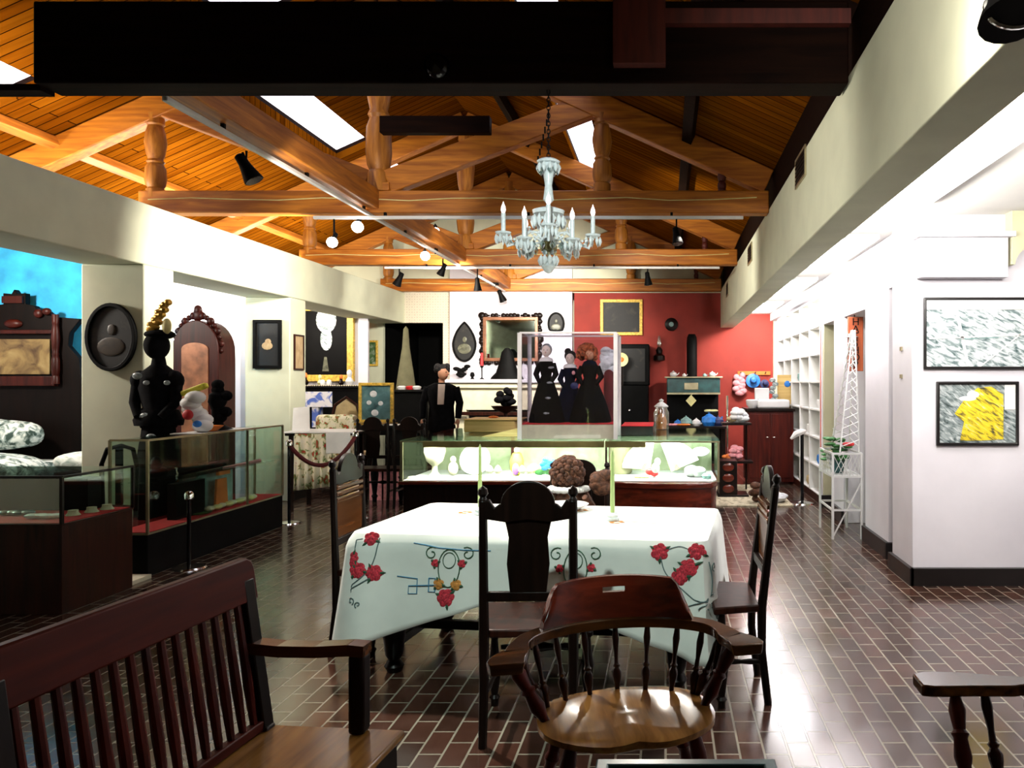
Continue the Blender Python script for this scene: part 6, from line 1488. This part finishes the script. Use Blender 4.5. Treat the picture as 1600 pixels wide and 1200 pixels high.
# ================================================================== LEFT ROOMS: BED, MIRROR
t = thing('carved_headboard_bed', (-7.05, 7.4, 0), 'bed with very tall carved dark headboard against the blue wall', 'bed')
hY = 8.30; cxh = at(22, 0, hY).x
def hz_(py): return at(0, py, hY).z
prof = [(-.72, 0), (.72, 0), (.72, hz_(598)), (.70, hz_(560)), (.58, hz_(540)), (.60, hz_(520)), (.70, hz_(502)), (.71, hz_(498)), (.42, hz_(495)), (.36, hz_(486)), (.28, hz_(490)), (.22, hz_(478)), (.12, hz_(475)), (.12, hz_(458)), (.03, hz_(459)), (0, hz_(452))]
prof += [(-x, z) for x, z in prof[::-1][1:-1]][:-1]
prof = prof[:-0 or None]
MB().prism([p for p in prof], (cxh, hY, 0), (1, 0, 0), (0, 0, 1), (0, .07, 0)).build('headboard', 'ebony', t, bevel=.006)
MB().box(cxh-.46, cxh+.40, hY-.02, hY, hz_(585), hz_(530)).build('burl_panel', 'tapestry', t, bevel=.004)
for x in (-.50, .48): MB().turned((cxh+x, hY-.04, hz_(600)), (cxh+x, hY-.04, hz_(492)), .035, POST, 12).build('colonette', 'rosewood', t)
MB().box(cxh-.50, cxh+.48, hY-.06, hY, hz_(603), hz_(588)).build('cross_rail', 'rosewood', t, bevel=.006)
MB().box(cxh-.44, cxh+.44, hY-.05, hY, hz_(522), hz_(516)).build('cross_rail', 'rosewood', t, bevel=.006)
MB().ell((cxh, hY-.01, hz_(506)), (.10, .04, .05)).build('carved_boss', 'rosewood', t)
MB().box(cxh-.11, cxh+.11, hY-.03, hY, hz_(474), hz_(463)).build('carved_crest', 'rosewood', t)
MB().ell((cxh+.28, hY-.02, hz_(490)), (.05, .03, .05)).ell((cxh+.37, hY-.02, hz_(487)), (.05, .03, .04)).build('carved_scroll', 'rosewood', t)
MB().box(cxh-.70, cxh+.66, 6.25, hY, .25, .45).build('bed_frame', 'walnut', t, bevel=.01)
MB().box(cxh-.68, cxh+.64, 6.28, 8.28, .45, .68).build('mattress', 'bedspread', t, bevel=.05, seg=3)
for x in (-.66, .62): MB().bar((cxh+x, 6.3, 0), (cxh+x, 6.3, .3), .07, .07, (0, 1, 0)).build('leg', 'walnut', t)
def pillow(cx_, cy_, z0, a_, b_, c_, m, n=24, mm=14, seed=0):
    vs = []; fs = []; g = MB()
    for i in range(mm+1):
        ph = -PI/2+PI*i/mm
        for k in range(n):
            th = 2*PI*k/n; se = lambda v, p: math.copysign(abs(v)**p, v)
            x = a_*se(math.cos(ph), .5)*se(math.cos(th), .6); y = b_*se(math.cos(ph), .5)*se(math.sin(th), .6); z = c_*se(math.sin(ph), .9)*(1+.06*math.sin(5*x/a_+seed)+.05*math.sin(7*y/b_+2*seed))
            vs.append((cx_+x, cy_+y, z0+c_+z))
    for i in range(mm):
        for k in range(n): fs.append((i*n+k, i*n+(k+1) % n, (i+1)*n+(k+1) % n, (i+1)*n+k))
    return g.add(vs, fs)
tag(pillow(cxh, 7.2, .40, .74, 1.02, .20, 0).build('bedspread', 'bedspread'), 'black and white patterned bedspread over the mattress', 'bedspread')
tag(pillow(cxh-.05, 8.0, .80, .56, .20, .155, 0, seed=2).build('pillow', 'bedspread'), 'big patterned pillow leaning at the headboard', 'pillow')
a = at(108, 0, 7.9).x; b = at(172, 0, 7.9).x
t = thing('blanket_chest', ((a+b)/2, 7.9, 0), 'low bench beside the bed under a fluffy pale blanket', 'bench')
MB().box(a, b-.04, 7.7, 8.2, 0, .60).build('body', 'walnut', t)
tag(pillow((a+b)/2+.04, 7.92, .605, (b-a)/2+.10, .28, .095, 0, seed=1).build('fluffy_blanket', 'blanket'), 'fluffy pale grey blanket on the bench by the bed', 'blanket')
t = thing('small_bentwood_chair', (at(188, 0, 6.7).x-.08, 6.7, 0), 'small dark open-backed chair between the bed and the mannequin', 'chair')
x = at(186, 0, 6.6).x; MB().tube([(x-.14, 6.6, .4), (x-.15, 6.6, .80), (x-.10, 6.6, .93), (x+.02, 6.6, .96), (x+.12, 6.6, .93), (x+.15, 6.6, .80), (x+.14, 6.6, .4)], .018, 8).build('back_hoop', 'black', t)
MB().lathe([(0,0),(.19,0),(.19,.03),(0,.035)], (x, 6.42, .42), 20).build('seat', 'black', t)
MB().box(x-.03, x+.03, 6.595, 6.61, .44, .95).build('splat', 'black', t)
for dx in (-.13, .13):
    for y in (6.3, 6.56): MB().tube([(x+dx, y, 0), (x+dx*.9, y, .42)], .016, 8).build('leg', 'black', t)
# red lamp stem by the bed
# arched mahogany wardrobe mirror
c = at(305, 560, 8.75); aY = 8.75
t = thing('arched_wardrobe', (c.x, aY, 0), 'arched carved mahogany wardrobe with panel of glass in the left aisle', 'wardrobe')
zz = lambda py: at(0, py, aY).z
hw = .265
arch = [(-hw, 0), (hw, 0), (hw, zz(560))]+[(hw*math.cos(a_), zz(550)+ (zz(500)-zz(550))*math.sin(a_)) for a_ in [PI*k/16 for k in range(1, 16)]]+[(-hw, zz(560))]
MB().prism(arch, (c.x, aY, 0), (1, 0, 0), (0, 0, 1), (0, .35, 0)).build('case', 'rosewood', t, bevel=.008)
I = [(-.15, .5), (.15, .5), (.15, zz(545))]+[(.15*math.cos(a_), zz(545)+.07*math.sin(a_)) for a_ in [PI*k/10 for k in range(1, 10)]]+[(-.15, zz(545))]
MB().prism(I, (c.x, aY-.012, 0), (1, 0, 0), (0, 0, 1), (0, .014, 0)).build('panel', 'mirror_old', t)
g = MB()
for k in range(17):
    a_ = PI*k/16; r = .045 if k % 2 else .032
    if k == 8: r = .07
    g.ell((c.x+hw*1.0*math.cos(a_), aY+.05, zz(548)+(zz(492)-zz(548))*math.sin(a_)), (r, .03, r), 10, 7)
g.ell((c.x, aY+.05, zz(484)), (.05, .03, .06), 10, 7); g.build('carved_crest', 'rosewood', t)
